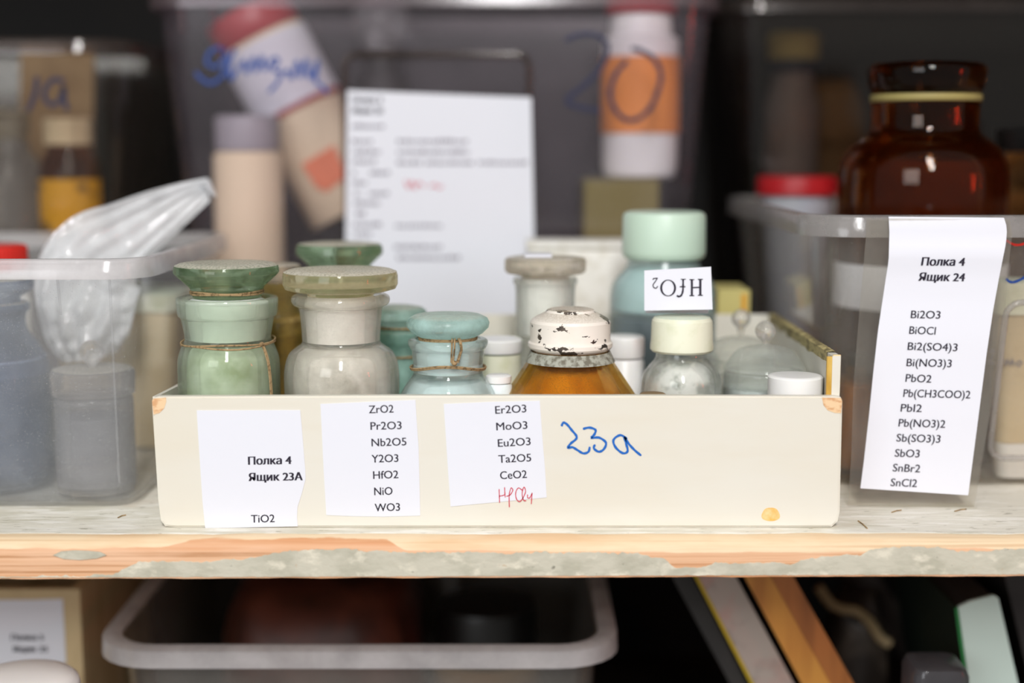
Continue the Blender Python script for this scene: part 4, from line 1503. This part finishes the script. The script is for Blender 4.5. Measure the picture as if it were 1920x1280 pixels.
# marker dash on bin front
PB = lambda x, y: on_surf(x, y, lambda z: front_y(z))
vf = stroke([(1885, 522), (1893, 528), (1903, 528), (1922, 519), (1940, 505)], 5, PB, lift=0.0006)
o = obj('marker_stroke', vf[0], vf[1], M['mid_blue_ink'], binR)
o['label'] = 'blue pen stroke on the bin front'
vf = stroke([(1886, 450), (1900, 458), (1915, 458), (1935, 450)], 4, PB, lift=0.0006)
o = obj('marker_stroke', vf[0], vf[1], M['red_cap'], binR)
o['label'] = 'red pen stroke near the rim'

# inside bin 24
j = Jar('amber_jar', 'large dark amber stoppered jar rising above the right bin rim', 'jar', 1730, 0.205, BF, 330)
j.shell('jar_body', [(185, 96), (190, 99), (200, 98), (225, 98), (245, 100), (258, 112), (275, 135), (300, 150), (330, 156), (400, 157)], 0.003, M['dark_amber'])
j.solid('stopper', [(117, 0), (117, 70), (120, 98), (126, 106), (134, 108), (150, 106), (162, 104), (172, 100), (180, 92), (184, 90), (186, 84), (240, 80), (242, 0)], M['black_amber'], ang=40)
V, Fc = lathe([(97 * j.s, j.z(192)), (100.5 * j.s, j.z(190)), (101 * j.s, j.z(183)), (100.5 * j.s, j.z(178)), (97 * j.s, j.z(177.5))], j.X, j.Y, 64, close=True)
V2 = [(v[0], v[1], v[2]) for v in V]
obj('sealing_band', V2, Fc, M['rubber_band'], j.root, 60)
j.band('paper_label', 570, 490, 158, M['paper'], a0=-PI * 1.05, a1=PI * 0.05)
M['brown_powder'] = solid('brown_powder', srgb('#563d30'), 0.9, [(srgb('#36241b'), 30, 0.45, 0.65, (1, 1, 0.4), 0.8)])
j.inner('powder', [(300, 149), (316, 153), (330, 155.5), (400, 157)], M['brown_powder'], 0.0036)


j = Jar('amber_vial', 'slim amber vial low in the right bin beside the cream box', 'vial', 1612, 0.138, BF, 760)
vx = 0.2415
j.X = vx
j.root.location.x = vx
j.shell('vial_body', [(684, 17), (690, 19), (700, 19), (708, 30), (716, 33), (760, 34), (800, 34)], 0.0016, M['amber'], segs=40)
j.inner('powder', [(720, 33), (760, 34), (800, 34)], M['powder_amber'], 0.0022)
j.solid('screw_cap', [(662, 0), (662, 17), (664, 20), (680, 20), (683.5, 19), (683.5, 0)], M['black_cap'])

j = Jar('capped_jar', 'white jar with flat red lid at the back of the right bin', 'jar', 1466, 0.362, BF, 350)
V, Fc = lathe([(0, BF), (36 * j.s, BF), (40 * j.s, BF + 0.003), (66 * j.s, j.z(380)), (66 * j.s, j.z(366)), (0, j.z(366))], j.X + 0.013, j.Y, 48)
obj('jar_body', V, Fc, M['powder_grey'], j.root, 40)
V, Fc = lathe([(0, j.z(330)), (70 * j.s, j.z(330)), (74 * j.s, j.z(333)), (75 * j.s, j.z(340)), (75 * j.s, j.z(364)), (0, j.z(364.5))], j.X + 0.013, j.Y, 48)
obj('lid', V, Fc, M['dark_red_cap'], j.root, 40)

tubx = at(1905, 700, 0.165).x
t_ = thing('plastic_tub', 'beige plastic tub at the right picture edge, inside the right bin', 'tub', (tubx + 0.034, 0.18, BF))
V, Fc = loft([(BF, tubx - 0.024, tubx + 0.090, 0.119, 0.139, 0.008), (0.028, tubx - 0.027, tubx + 0.093, 0.117, 0.141, 0.008)], True, True)
o = obj('tub_base', V, Fc, M['white_cap'], t_, 40)
o['label'] = 'white lower part of the tub'
V, Fc = loft([(0.0283, tubx - 0.027, tubx + 0.093, 0.117, 0.141, 0.008), (0.118, tubx - 0.030, tubx + 0.096, 0.115, 0.141, 0.008)], True, True)
obj('tub_body', V, Fc, M['beige_tub'], t_, 40)
V, Fc = loft([(0.1183, tubx - 0.032, tubx + 0.098, 0.113, 0.142, 0.008), (0.140, tubx - 0.032, tubx + 0.098, 0.113, 0.142, 0.008), (0.142, tubx - 0.029, tubx + 0.095, 0.116, 0.139, 0.006)], True, True)
o = obj('lid', V, Fc, M['ivory_cap'], t_, 40)
PT = lambda x, y: at(x, y, 0.1160)
vf = join(stroke([(1853, 660), (1862, 655), (1858, 670), (1850, 678), (1864, 680)], 3, PT, lift=0.002), stroke([(1882, 672), (1884, 684), (1888, 673), (1893, 684), (1896, 672), (1900, 684)], 2.5, PT, lift=0.002),
          stroke([(1910, 675), (1904, 680), (1909, 685), (1914, 679), (1910, 675)], 2.5, PT, lift=0.002))
obj('handwriting', vf[0], vf[1], M['ink_grey'], t_)

j = Jar('dark_bottle', 'black-capped dark bottle at the right picture edge behind the rim', 'bottle', 1958, 0.31, BF, 300)
j.solid('bottle_body', [(285, 0), (285, 70), (300, 88), (340, 96), (400, 97)], M['black_cap'])
bpy.data.objects.remove(j.root.children[0])
V, Fc = lathe([(0, BF), (90 * j.s, BF), (94 * j.s, BF + 0.003), (94 * j.s, j.z(340)), (86 * j.s, j.z(302)), (70 * j.s, j.z(286)), (0, j.z(286))], j.X, j.Y, 48)
obj('bottle_body', V, Fc, M['dark_amber'], j.root, 40)
j.solid('screw_cap', [(240, 0), (240, 82), (243, 88), (280, 88), (284.5, 86), (285, 0)], M['black_cap'])

# yellow carton between the cream box and the back bins
V, Fc = box(0.158, 0.183, 0.238, 0.29, 0.0006, 0.123, 0.001)
t_ = thing('small_carton', 'small yellow carton standing behind the right end of the cream box', 'carton', (0.17, 0.264, 0.0006))
M['yellow_card'] = solid('yellow_card', srgb('#c9bd78'), 0.7)
M['amber_strip'] = solid('amber_strip', srgb('#d99a1a'), 0.5)
obj('carton_body', V, Fc, M['yellow_card'], t_)
V, Fc = box(0.1763, 0.1801, 0.2372, 0.2379, 0.06, 0.120)
obj('amber_strip', V, Fc, M['amber_strip'], t_)

# ================================================================== back bin 20
zt = 0.358
binC, levC = make_bin('storage_bin', 'tall lilac-tinted back bin numbered 20 behind a pinned white sheet', (zt, -0.294, 0.166, 0.335, 0.585),
                      (0.0006, -0.262, 0.140, 0.352, 0.57), 0.028, M['bin_back'], M['rim_back'], drop=0.014)


def fy20(z, off=0.0):
    k = (z - 0.0006) / (zt - 0.0006)
    return 0.352 + (0.335 - 0.352) * k - off


PQ = lambda x, y: on_surf(x, y, lambda z: fy20(z), 0.34)
tl, trr = PQ(645, 102), PQ(992, 102)
ridge(tl.x, trr.x, 0.05, tl.z, 0.010, lambda z: fy20(z, 0.0026), 0.0028, M['rim_dim'], binC)
# vertical ribs under the rim
for px, y1 in ((340, 60), (398, 60)):
    a, b = PQ(px, 12), PQ(px + 3, y1)
    vf = tube([(a.x, a.y - 0.002, a.z), (b.x, b.y - 0.002, b.z)], 0.0022, 8)
    obj('rib', vf[0], vf[1], M['rim_back'], binC, 60)
sh_off = 0.0062


def PP(x, y):
    p = on_surf(x, y, lambda z: fy20(z, sh_off), 0.34)
    return p


rows = []
for k in range(24):
    t = k / 23
    yl = 169 + (668 - 169) * t
    rows.append((yl, 651 - 5 * t, yl + 14 * (1 - t), 996 + 10 * t))


def PPc(x, y):
    # the right upper corner droops and curls forward
    t = max(0.0, (x - 880) / 116)
    p = PP(x, y)
    p.y -= 0.008 * t * t * max(0.0, 1 - (y - 169) / 400)
    return p


vf = rows_sheet(rows, PPc, 14, 0.0004)
sh = obj('paper_sheet', vf[0], vf[1], M['paper'], binC, 40)
sh['label'] = 'white sheet of typed lines in the label frame'


def PPt(x, y):
    return PPc(x, y)


def bars(segs, h, m, lift=0.0009):
    vfs = []
    for (x0, x1, y) in segs:
        x = x0
        while x < x1 - 2:
            w = min(x1 - x, random.uniform(3.5, 7.5))
            hh = h * random.choice((0.7, 0.8, 1.0))
            vfs.append(sheet([(x, y - hh), (x + w, y - hh), (x + w, y), (x, y)], PPt, lift))
            x += w + random.uniform(1.5, 2.8)
    return join(*vfs)


for body, xl, y, xr in (('Полка 4', 661, 192, 716), ('Ящик 20', 661, 212, 717)):
    vf = line_text(body, xl, y, xr, y + 0.5, 11, PPt, bold=0.06, lift=0.0009)
    obj('printed_text', vf[0], vf[1], M['ink'], sh)
segs = [(660, 720, 240), (660, 700, 268), (662, 713, 288), (660, 704, 306), (660, 668, 327), (694, 733, 327), (662, 688, 346), (664, 676, 366), (692, 730, 366), (664, 712, 384), (668, 684, 404),
        (662, 714, 424), (664, 700, 442), (745, 880, 268), (745, 880, 288), (745, 790, 308), (797, 890, 308), (897, 988, 308), (742, 830, 426), (740, 830, 466), (745, 862, 486), (805, 905, 612)]
vf = bars(segs, 7, M['ink_grey'])
obj('printed_text', vf[0], vf[1], M['ink_grey'], sh)
vf = join(stroke([(760, 338), (766, 352), (772, 340), (778, 353), (785, 342), (795, 350)], 3, PPt, lift=0.001), stroke([(805, 350), (815, 346), (822, 352), (830, 348)], 3, PPt, lift=0.001))
obj('red_handwriting', vf[0], vf[1], M['red_ink'], sh)
# handwriting on the bin
s4 = 1047 / 360
two = [[(235, 222), (280, 197), (350, 184), (420, 200), (462, 250), (450, 325), (400, 400), (330, 470), (238, 548), (300, 582), (370, 596), (425, 604)],
       [(570, 330), (510, 400), (478, 500), (500, 592), (560, 652), (632, 646), (700, 580), (742, 480), (752, 400), (722, 330), (660, 285), (590, 262)]]
vf = join(*[stroke(scaled(s, s4, 980, 0), 9, PQ, lift=0.0012) for s in two])
o = obj('marker_number', vf[0], vf[1], M['navy_ink'], binC)
o['label'] = 'navy handwritten 20'
s5 = 1920 / 660
wr = [[(1205, 258), (1150, 280), (1128, 340), (1180, 365), (1228, 310), (1222, 262), (1242, 330), (1212, 415), (1150, 455), (1095, 425), (1068, 392)],
      [(1285, 268), (1258, 330), (1248, 390), (1262, 440)],
      [(1262, 440), (1330, 330), (1345, 402), (1385, 312), (1398, 395), (1432, 305), (1448, 385), (1490, 318), (1520, 335), (1490, 378), (1532, 405), (1512, 455), (1465, 505)],
      [(1532, 405), (1570, 385), (1592, 432), (1622, 332), (1642, 425), (1672, 322), (1692, 432), (1735, 330), (1722, 440), (1750, 465), (1790, 510)]]
vf = join(*[stroke(scaled(s, s5, 0, 0), 6.5, PQ, lift=0.0012) for s in wr])
o = obj('handwriting', vf[0], vf[1], M['mid_blue_ink'], binC)
o['label'] = 'blue marker word'


# inside bin 20 : tilted red-capped jar
def axis_lathe(prof, base, axis, segs=48):
    """prof (r, h) along axis from base"""
    ax = Vector(axis).normalized()
    u = ax.cross(Vector((0, 1, 0))).normalized()
    w = ax.cross(u)
    V, Fc = lathe([(r, h) for r, h in prof], 0, 0, segs)
    return [base + u * v[0] + w * v[1] + ax * v[2] for v in V], Fc


YB = 0.452
BB = 0.0034
cap = at(462, 22, YB)
botp = at(660, 395, YB)
axis = (cap - botp)
Ltot = axis.length
sB = mpp(550, 200, YB)
tj = thing('tilted_jar', 'white jar with red lid leaning to the left inside the numbered back bin', 'jar', botp)
rj = 84 * sB
pr = lambda a, b, r: [(0, a), (r * 0.96, a), (r, a + 0.002), (r, b - 0.002), (r * 0.96, b), (0, b)]
V, Fc = axis_lathe(pr(0.0, Ltot * 0.86, rj), botp, axis)
obj('jar_body', V, Fc, M['beige'], tj, 40)
V, Fc = axis_lathe(pr(Ltot * 0.865, Ltot, rj * 0.98), botp, axis)
o = obj('lid', V, Fc, M['dark_red_cap'], tj, 40)
V, Fc = axis_lathe([(rj + 0.0003, Ltot * 0.50), (rj + 0.001, Ltot * 0.50), (rj + 0.001, Ltot * 0.84), (rj + 0.0003, Ltot * 0.84)], botp, axis)
o = obj('label_band', V, Fc, M['paper'], tj, 40)
V, Fc = axis_lathe([(rj + 0.0012, Ltot * 0.50), (rj + 0.0018, Ltot * 0.50), (rj + 0.0018, Ltot * 0.525), (rj + 0.0012, Ltot * 0.525)], botp, axis)
obj('red_stripe', V, Fc, M['dark_red_cap'], tj, 40)
ys = YB - rj - 0.0012
vf = prism([(566, 308), (626, 272), (650, 330), (612, 360), (592, 350)], ys, ys + 0.0012)
obj('sticker', vf[0], vf[1], M['salmon'], tj)
# the tub it leans on
j = Jar('beige_jar', 'beige jar with grey lid at the left of the numbered back bin', 'jar', 466, 0.394, BB, 350)
hw = 64
V, Fc = lathe([(0, BB), (hw * j.s * 0.70, BB), (hw * j.s * 0.76, BB + 0.004), (hw * j.s, BB + 0.03), (hw * j.s, j.z(292)), (hw * 0.9 * j.s, j.z(284)), (0, j.z(284))], j.X, j.Y, 48)
obj('jar_body', V, Fc, M['beige'], j.root, 40)
j.solid('lid', [(216, 0), (216, 52), (219, 58), (224, 60), (276, 60), (282, 59), (282.5, 0)], M['grey_cap'])

# bottle with orange label
j = Jar('plastic_bottle', 'white bottle with broad orange label and red cap inside the numbered back bin', 'bottle', 1200, 0.412, 0.0, 200)
zb_ = j.z(335)
j.root.location = (j.X, j.Y, zb_)
V, Fc = lathe([(0, zb_), (58 * j.s, zb_), (67 * j.s, zb_ + 0.003), (71 * j.s, zb_ + 0.012), (71 * j.s, j.z(90)), (72 * j.s, j.z(76)), (58 * j.s, j.z(66)), (56 * j.s, j.z(28)), (0, j.z(28))], j.X, j.Y, 56)
obj('bottle_body', V, Fc, M['white_cap'], j.root, 40)
j.band('orange_label', 250, 108, 72, M['orange_label'])
j.solid('screw_cap', [(-22, 0), (-22, 62), (-19, 66), (24, 66), (27, 64), (27.5, 0)], M['dark_red_cap'])
V, Fc = box(j.X - 0.050, j.X + 0.014, 0.376, 0.45, BB, zb_ - 0.0003, 0.001)
o = obj('storage_block', V, Fc, M['olive'])
o.name = 'olive_carton'
o['label'] = 'olive carton under the orange-labelled bottle in the back bin'
o['category'] = 'carton'
# dark tall bottle with globe stopper
j = Jar('dark_bottle', 'dark bottle with pale glass globe stopper at the top of the back bin', 'bottle', 714, 0.526, BB, 60)
V, Fc = lathe([(0, BB), (52 * j.s, BB), (55 * j.s, BB + 0.003), (55 * j.s, j.z(190)), (50 * j.s, j.z(150)), (30 * j.s, j.z(125)), (28 * j.s, j.z(104)), (0, j.z(104))], j.X, j.Y, 48)
obj('bottle_body', V, Fc, M['dark_grey'], j.root, 40)
r = 56 * j.s
kz = j.z(44)
V, Fc = lathe([(0, kz - r)] + [(r * math.cos(-PI / 2 + PI * k / 16), kz + r * math.sin(-PI / 2 + PI * k / 16)) for k in range(1, 16)] + [(0, kz + r)], j.X, j.Y, 40)
o = obj('globe_stopper', V, Fc, M['grey_glass'], j.root, 60)
# pale tray of powder behind the sheet's right side
V, Fc = box(-0.02, 0.092, 0.302, 0.33, 0.0006, 0.158, 0.004)
o = obj('white_carton', V, Fc, M['ivory_cap'], None, 40)
o['label'] = 'pale carton standing between the cream box and back bin, left of the mint cap'
o['category'] = 'carton'
bpy.data.objects.remove(o)
t_ = thing('white_carton', 'pale carton between the cream box and back bin, left of the mint cap', 'carton', (0.04, 0.29, 0.0006))
V, Fc = box(0.012, 0.110, 0.262, 0.312, 0.0006, 0.152, 0.003)
obj('carton_body', V, Fc, M['powder_white'], t_, 40)
V, Fc = box(0.011, 0.111, 0.261, 0.313, 0.1523, 0.158, 0.002)
obj('carton_lid', V, Fc, M['powder_white'], t_, 40)

# ================================================================== left back bin
binB, levB = make_bin('storage_bin', 'dim clear bin marked 19 at upper left behind the plastic bag', (0.318, -0.62, -0.318, 0.330, 0.57),
                      (0.0006, -0.60, -0.345, 0.352, 0.55), 0.045, M['bin_left'], M['rim_dim'], drop=0.012)


def fyB(z):
    k = (z - 0.0006) / (0.318 - 0.0006)
    return 0.352 + (0.330 - 0.352) * k


PBk = lambda x, y: on_surf(x, y, fyB, 0.34)
s6 = 960 / 330
nn = [[(205, 418), (200, 470), (188, 530), (155, 606)], [(352, 445), (300, 432), (252, 480), (246, 535), (285, 572), (330, 545), (352, 470), (352, 540), (372, 602)]]
vf = join(*[stroke(scaled(s, s6, 0, 0), 9, PBk, lift=0.0012) for s in nn])
o = obj('marker_number', vf[0], vf[1], M['navy_ink'], binB)
o['label'] = 'navy handwritten 19'
j = Jar('amber_bottle', 'amber bottle with yellow label and white cap in the dim upper left bin', 'bottle', 132, 0.410, BB, 340)
V, Fc = lathe([(0, BB), (52 * j.s, BB), (55 * j.s, BB + 0.003), (55 * j.s, j.z(330)), (50 * j.s, j.z(300)), (40 * j.s, j.z(284)), (38 * j.s, j.z(272)), (0, j.z(272))], j.X, j.Y, 48)
obj('bottle_body', V, Fc, M['dark_amber'], j.root, 40)
j.band('yellow_label', 450, 335, 56, M['yellow_label'])
j.solid('screw_cap', [(222, 0), (222, 42), (225, 45), (266, 45), (271, 44), (271.5, 0)], M['beige'])
j = Jar('reagent_jar', 'pale glass jar at the left edge of the dim upper left bin', 'jar', 22, 0.405, BB, 380)
V, Fc = lathe([(0, BB), (56 * j.s, BB), (60 * j.s, BB + 0.003), (60 * j.s, j.z(330)), (50 * j.s, j.z(300)), (36 * j.s, j.z(280)), (36 * j.s, j.z(262)), (0, j.z(262))], j.X, j.Y, 48)
obj('jar_body', V, Fc, M['grey_glass'], j.root, 40)
j.solid('stopper', [(205, 0), (205, 30), (212, 40), (245, 40), (258, 32), (261, 30), (261.5, 0)], M['smoke_glass'])
vf = prism([(38, 84), (176, 88), (168, 700), (34, 700)], 0.475, 0.480)
V, Fc = vf
zmin = min(v[2] for v in V)
V = [(v[0], v[1], max(v[2], BB)) for v in V]
o = obj('cardboard_sheet', V, Fc, M['card'])
o['label'] = 'brown card sheet standing behind the number in the upper left bin'
o['category'] = 'card sheet'

# ================================================================== right back bin
binD, levD = make_bin('storage_bin', 'dark clear bin at the upper right behind the big amber jar', (0.362, 0.192, 0.66, 0.448, 0.63),
                      (0.0006, 0.22, 0.64, 0.462, 0.61), 0.03, M['bin_dim'], M['rim_dim'])
j = Jar('tan_jar', 'round tan jar glimpsed left of the big amber jar', 'jar', 1548, 0.566, BB, 220)
V, Fc = lathe(soften([(0, BB), (60 * j.s, BB), (62 * j.s, j.z(320)), (74 * j.s, j.z(260)), (70 * j.s, j.z(200)), (48 * j.s, j.z(155)), (0, j.z(150))], 4), j.X, j.Y, 48)
V = [(v[0], v[1], max(v[2], BB)) for v in V]
obj('jar_body', V, Fc, M['tan'], j.root, 50)
j = Jar('plastic_bottle', 'bottle with pale cap and blue collar at the top of the dark back bin', 'bottle', 1475, 0.508, BB, 120)
V, Fc = lathe([(0, BB), (40 * j.s, BB), (44 * j.s, BB + 0.003), (52 * j.s, j.z(200)), (40 * j.s, j.z(160)), (36 * j.s, j.z(134)), (0, j.z(134))], j.X + 0.006, j.Y, 48)
obj('bottle_body', V, Fc, M['grey_cap'], j.root, 40)
V, Fc = lathe([(0, j.z(133.5)), (52 * j.s, j.z(133)), (53 * j.s, j.z(114)), (0, j.z(113))], j.X + 0.006, j.Y, 48)
obj('blue_collar', V, Fc, M['navy_ink'], j.root, 40)
V, Fc = lathe([(0, j.z(112.5)), (48 * j.s, j.z(112)), (50 * j.s, j.z(70)), (42 * j.s, j.z(62)), (0, j.z(62))], j.X + 0.006, j.Y, 48)
obj('cap', V, Fc, M['yellow_card'], j.root, 40)

# ================================================================== lower shelf
LZ = -0.32
zl = -0.1065
xa, xb = at(160, 1215, 0.075).x, at(1166, 1215, 0.075).x
binW, levW = make_bin('storage_bin', 'clear plastic bin on the shelf below, its wide rim showing', (zl, xa + 0.0135, xb - 0.0135, 0.090, 0.42), (LZ + 0.0006, xa + 0.03, xb - 0.03, 0.110, 0.40),
                      0.030, M['bin_clear'], M['rim_front'], flange=0.0135, drop=0.012)
LB = LZ + 0.0035
j = Jar('black_capped_jar', 'jar with wide black cap in the clear bin below the shelf', 'jar', 912, 0.290, LB, 1150)
zc = j.z(1128)
V, Fc = lathe([(0, LB), (96 * j.s, LB), (100 * j.s, LB + 0.004), (100 * j.s, zc - 0.052), (84 * j.s, zc - 0.045), (0, zc - 0.045)], j.X, j.Y, 48)
obj('jar_body', V, Fc, M['tan'], j.root, 40)
V, Fc = lathe([(0, zc - 0.0445), (90 * j.s, zc - 0.0445), (93 * j.s, zc - 0.043), (93 * j.s, zc - 0.004), (90 * j.s, zc - 0.0005), (0, zc)], j.X, j.Y, 64)
obj('screw_cap', V, Fc, M['black_cap'], j.root, 40)


def pillow(name, x0, x1, y0, y1, z0, z1, m, seed, label, cat, amp=0.012):
    V, Fc = [], []
    nu, nv_ = 28, 14
    cx, cy, cz = (x0 + x1) / 2, (y0 + y1) / 2, (z0 + z1) / 2
    for i in range(nv_ + 1):
        th = PI * i / nv_
        for k in range(nu):
            a = 2 * PI * k / nu
            sgn = lambda v: math.copysign(abs(v) ** 0.6, v)
            p = Vector((sgn(math.sin(th)) * sgn(math.cos(a)), sgn(math.sin(th)) * sgn(math.sin(a)), sgn(math.cos(th))))
            d = 1 + amp * 10 * mnoise.noise(p * 1.8 + Vector((seed, 0, 0))) + amp * 4 * mnoise.noise(p * 5 + Vector((seed, 3, 0)))
            d = min(d, 1.06)
            V.append((cx + p.x * d * (x1 - x0) / 2, cy + p.y * d * (y1 - y0) / 2, max(z0, cz + p.z * d * (z1 - z0) / 2)))
    for i in range(nv_):
        for k in range(nu):
            k2 = (k + 1) % nu
            Fc.append((i * nu + k, i * nu + k2, (i + 1) * nu + k2, (i + 1) * nu + k))
    o = obj(name, V, Fc, m, None, 70)
    o['label'] = label
    o['category'] = cat
    return o


pillow('brown_package', -0.240, -0.072, 0.20, 0.38, LB, -0.112, M['brown_bag'], 2.0, 'reddish-brown package at the left of the bin below the shelf', 'package')

# wooden box with a label at lower left
t_ = thing('wooden_drawer_box', 'pale wooden box with white label at the lower left corner of the picture', 'box', (-0.38, 0.16, LZ))
p1 = at(150, 1104, 0.165)
V, Fc = box(-0.60, p1.x, 0.165, 0.172, LZ + 0.0004, p1.z, 0.001)
fp = obj('front_panel', V, Fc, M['kraft'], t_)
V, Fc = box(p1.x - 0.008, p1.x, 0.1723, 0.36, LZ + 0.0004, p1.z, 0.001)
obj('side_panel', V, Fc, M['kraft'], t_)
V, Fc = box(-0.60, p1.x - 0.0083, 0.353, 0.36, LZ + 0.0004, p1.z, 0.001)
obj('back_panel', V, Fc, M['kraft'], t_)
PW = lambda x, y: at(x, y, 0.1648)
vf = sheet([(-80, 1124), (60, 1124), (118, 1122), (121, 1180), (124, 1242), (60, 1246), (-80, 1246)], PW, 0.0004)
lb = obj('paper_label', vf[0], vf[1], M['paper'], t_)
for body, xl, y, xr in (('Полка 5', 22, 1199, 82), ('Ящик 25', 25, 1221, 90)):
    vf = line_text(body, xl, y, xr, y, 11, PW, bold=0.06, lift=0.0009)
    obj('printed_text', vf[0], vf[1], M['ink'], lb)
j = Jar('white_canister', 'white canister with rounded top in front of the lower left wooden box', 'canister', 40, 0.036, LZ + 0.0005, 1262)
V2, Fc = lathe([(0, LZ + 0.0005), (0.032, LZ + 0.0005), (0.034, LZ + 0.003), (0.0365, j.z(1300)), (0.0365, j.z(1288)), (0.0355, j.z(1277)), (0.032, j.z(1268)), (0.025, j.z(1262)), (0.013, j.z(1259)), (0, j.z(1258))], j.X, j.Y, 64)
obj('canister_body', V2, Fc, M['white_cap'], j.root, 50)


# leaning boards and folders at lower right
def leaning(name, label, cat, xt0, xt1, xb0, xb1, Y0, Y1, m, ytop=1040, group=None, split=None):
    """strip whose left / right borders run from y=1085 to y=1280 in the picture, carried down to the shelf"""
    def bx_(x0, x1, y):
        return x0 + (x1 - x0) * (y - 1085) / 195.0
    yb = 1085
    while at(960, yb, Y0).z > LZ + 0.0006:
        yb += 1
    poly = [(bx_(xt0, xb0, ytop), ytop), (bx_(xt1, xb1, ytop), ytop), (bx_(xt1, xb1, yb), yb), (bx_(xt0, xb0, yb), yb)]
    return poly


def lean_thing(name, label, cat, parts, Y0, Y1, ytop=1050, group=None):
    polys = [(pn_, leaning('', '', '', *xs_, Y0, Y1, None, ytop), mm, dy) for pn_, xs_, mm, dy in parts]
    p = at(polys[0][1][3][0], polys[0][1][3][1], Y0)
    root = thing(name, label, cat, (p.x, Y0, LZ), group)
    for pn_, poly, mm, dy in polys:
        vf = prism(poly, Y0 + dy, Y1)
        V = [(v[0], v[1], max(v[2], LZ + 0.0006)) for v in vf[0]]
        obj(pn_, V, vf[1], mm, root)
    return root


lean_thing('folder', 'dark mauve folder leaning at the left end of the lower right row', 'folder', [('folder_body', (1262, 1300, 1368, 1402), M['dark_grey'], 0.0)], 0.150, 0.25)
lean_thing('book', 'mottled pink-grey book with yellow cover edge leaning below the shelf', 'book',
           [('cover_edge', (1304, 1311, 1406, 1413), M['yellow_edge'], 0.0), ('page_block', (1311.6, 1382, 1413.6, 1488), M['mottled'], 0.0)], 0.135, 0.25)
lean_thing('wooden_plank', 'varnished orange plank leaning among the folders below the shelf', 'plank',
           [('plank_face', (1398, 1447, 1502, 1556), M['orange_wood'], 0.0), ('plank_side', (1447.6, 1490, 1556.6, 1600), M['orange_side'], 0.0)], 0.125, 0.25)
lean_thing('folder', 'dark grey folder leaning right of the orange plank', 'folder', [('folder_body', (1590, 1650, 1730, 1790), M['mid_grey'], 0.0)], 0.33, 0.45)
lean_thing('folder', 'dark upright folder at the lower right corner of the picture', 'folder', [('folder_body', (1885, 1960, 1932, 2007), M['dark_grey'], 0.0)], 0.15, 0.30)
# pale mint binder spine
sp_poly = [(1798, 1137), (1820, 1127), (1866, 1116), (1874, 1122), (1910, 1290)]
Yb = 0.115
yb = 1290
while at(960, yb, Yb).z > LZ + 0.0006:
    yb += 1
poly = [(1797, 1138), (1820, 1127), (1864, 1116), (1872, 1121), (1872 + 37 * (yb - 1121) / 160, yb), (1797 + 20 * (yb - 1138) / 142, yb)]
root = thing('binder', 'binder with pale mint spine standing at the lower right', 'binder', (at(1850, yb, Yb).x, Yb, LZ))
vf = prism(poly, Yb, Yb + 0.003)
V = [(v[0], v[1], max(v[2], LZ + 0.0006)) for v in vf[0]]
obj('spine', V, vf[1], M['mint_card'], root)
vf = prism([(poly[0][0] + 3, poly[0][1] + 6)] + [(x - 2, y + 5) for x, y in poly[1:4]] + [(poly[4][0] - 2, poly[4][1]), (poly[5][0] + 3, poly[5][1])], Yb + 0.0032, Yb + 0.18)
V = [(v[0], v[1], max(v[2], LZ + 0.0006)) for v in vf[0]]
obj('page_block', V, vf[1], M['dark_grey'], root)  # dark body, the dimness of the binder's top put into its colour
poly = [(1791, 1141), (1796.4, 1138.5), (1796.4 + 20 * (yb - 1138) / 142, yb), (1788 + 20 * (yb - 1138) / 142, yb)]
vf = prism(poly, Yb + 0.002, Yb + 0.18)
V = [(v[0], v[1], max(v[2], LZ + 0.0006)) for v in vf[0]]
M['dark_green'] = solid('dark_green_card', srgb('#14241a'), 0.6)
obj('cover', V, vf[1], M['dark_green'], root)
vf = prism([(x - 0.5, y) for x, y in poly], Yb + 0.0005, Yb + 0.0018)
V = [(v[0], v[1], max(v[2], LZ + 0.0006)) for v in vf[0]]
obj('cover_edge', V, vf[1], M['green_edge'], root)
# grey plastic bottle
j = Jar('plastic_bottle', 'grey translucent square bottle at the foot of the pale mint binder', 'bottle', 1754, 0.075, LZ + 0.0005, 1250)
x0, x1 = at(1702, 1250, 0.075).x, at(1806, 1250, 0.075).x
zt_ = at(1750, 1258, 0.055).z
V, Fc = loft([(LZ + 0.0005, x0, x1, 0.055, 0.096, 0.008), (zt_ - 0.006, x0, x1, 0.055, 0.096, 0.008), (zt_ - 0.001, x0 + 0.002, x1 - 0.002, 0.057, 0.094, 0.007), (zt_, x0 + 0.006, x1 - 0.006, 0.061, 0.09, 0.004)], True, True)
obj('bottle_body', V, Fc, M['grey_tub'], j.root, 40)
pb = at(1600, 1170, 0.17)
dbag = pillow('dark_bag', at(1560, 1170, 0.26).x, at(1680, 1170, 0.26).x, 0.258, 0.315, LZ + 0.0006, at(1600, 1120, 0.26).z, M['dark_bag'], 9.0, 'crumpled dark film bag between the orange plank and dark folder', 'bag', 0.02)

pts = [at(x, y, 0.252) for x, y in ((1535, 1100), (1556, 1130), (1580, 1142), (1606, 1146), (1630, 1165), (1650, 1195), (1668, 1206))]
vf = tube(soften([tuple(p) for p in pts], 4), 0.0042, 8)
hd = obj('bag_handle', vf[0], vf[1], M['kraft'], dbag, 60)
hd['label'] = 'pale twisted band across the bag'

for o in list(bpy.data.objects):
    if o.type == 'EMPTY' and not o.children:
        bpy.data.objects.remove(o)
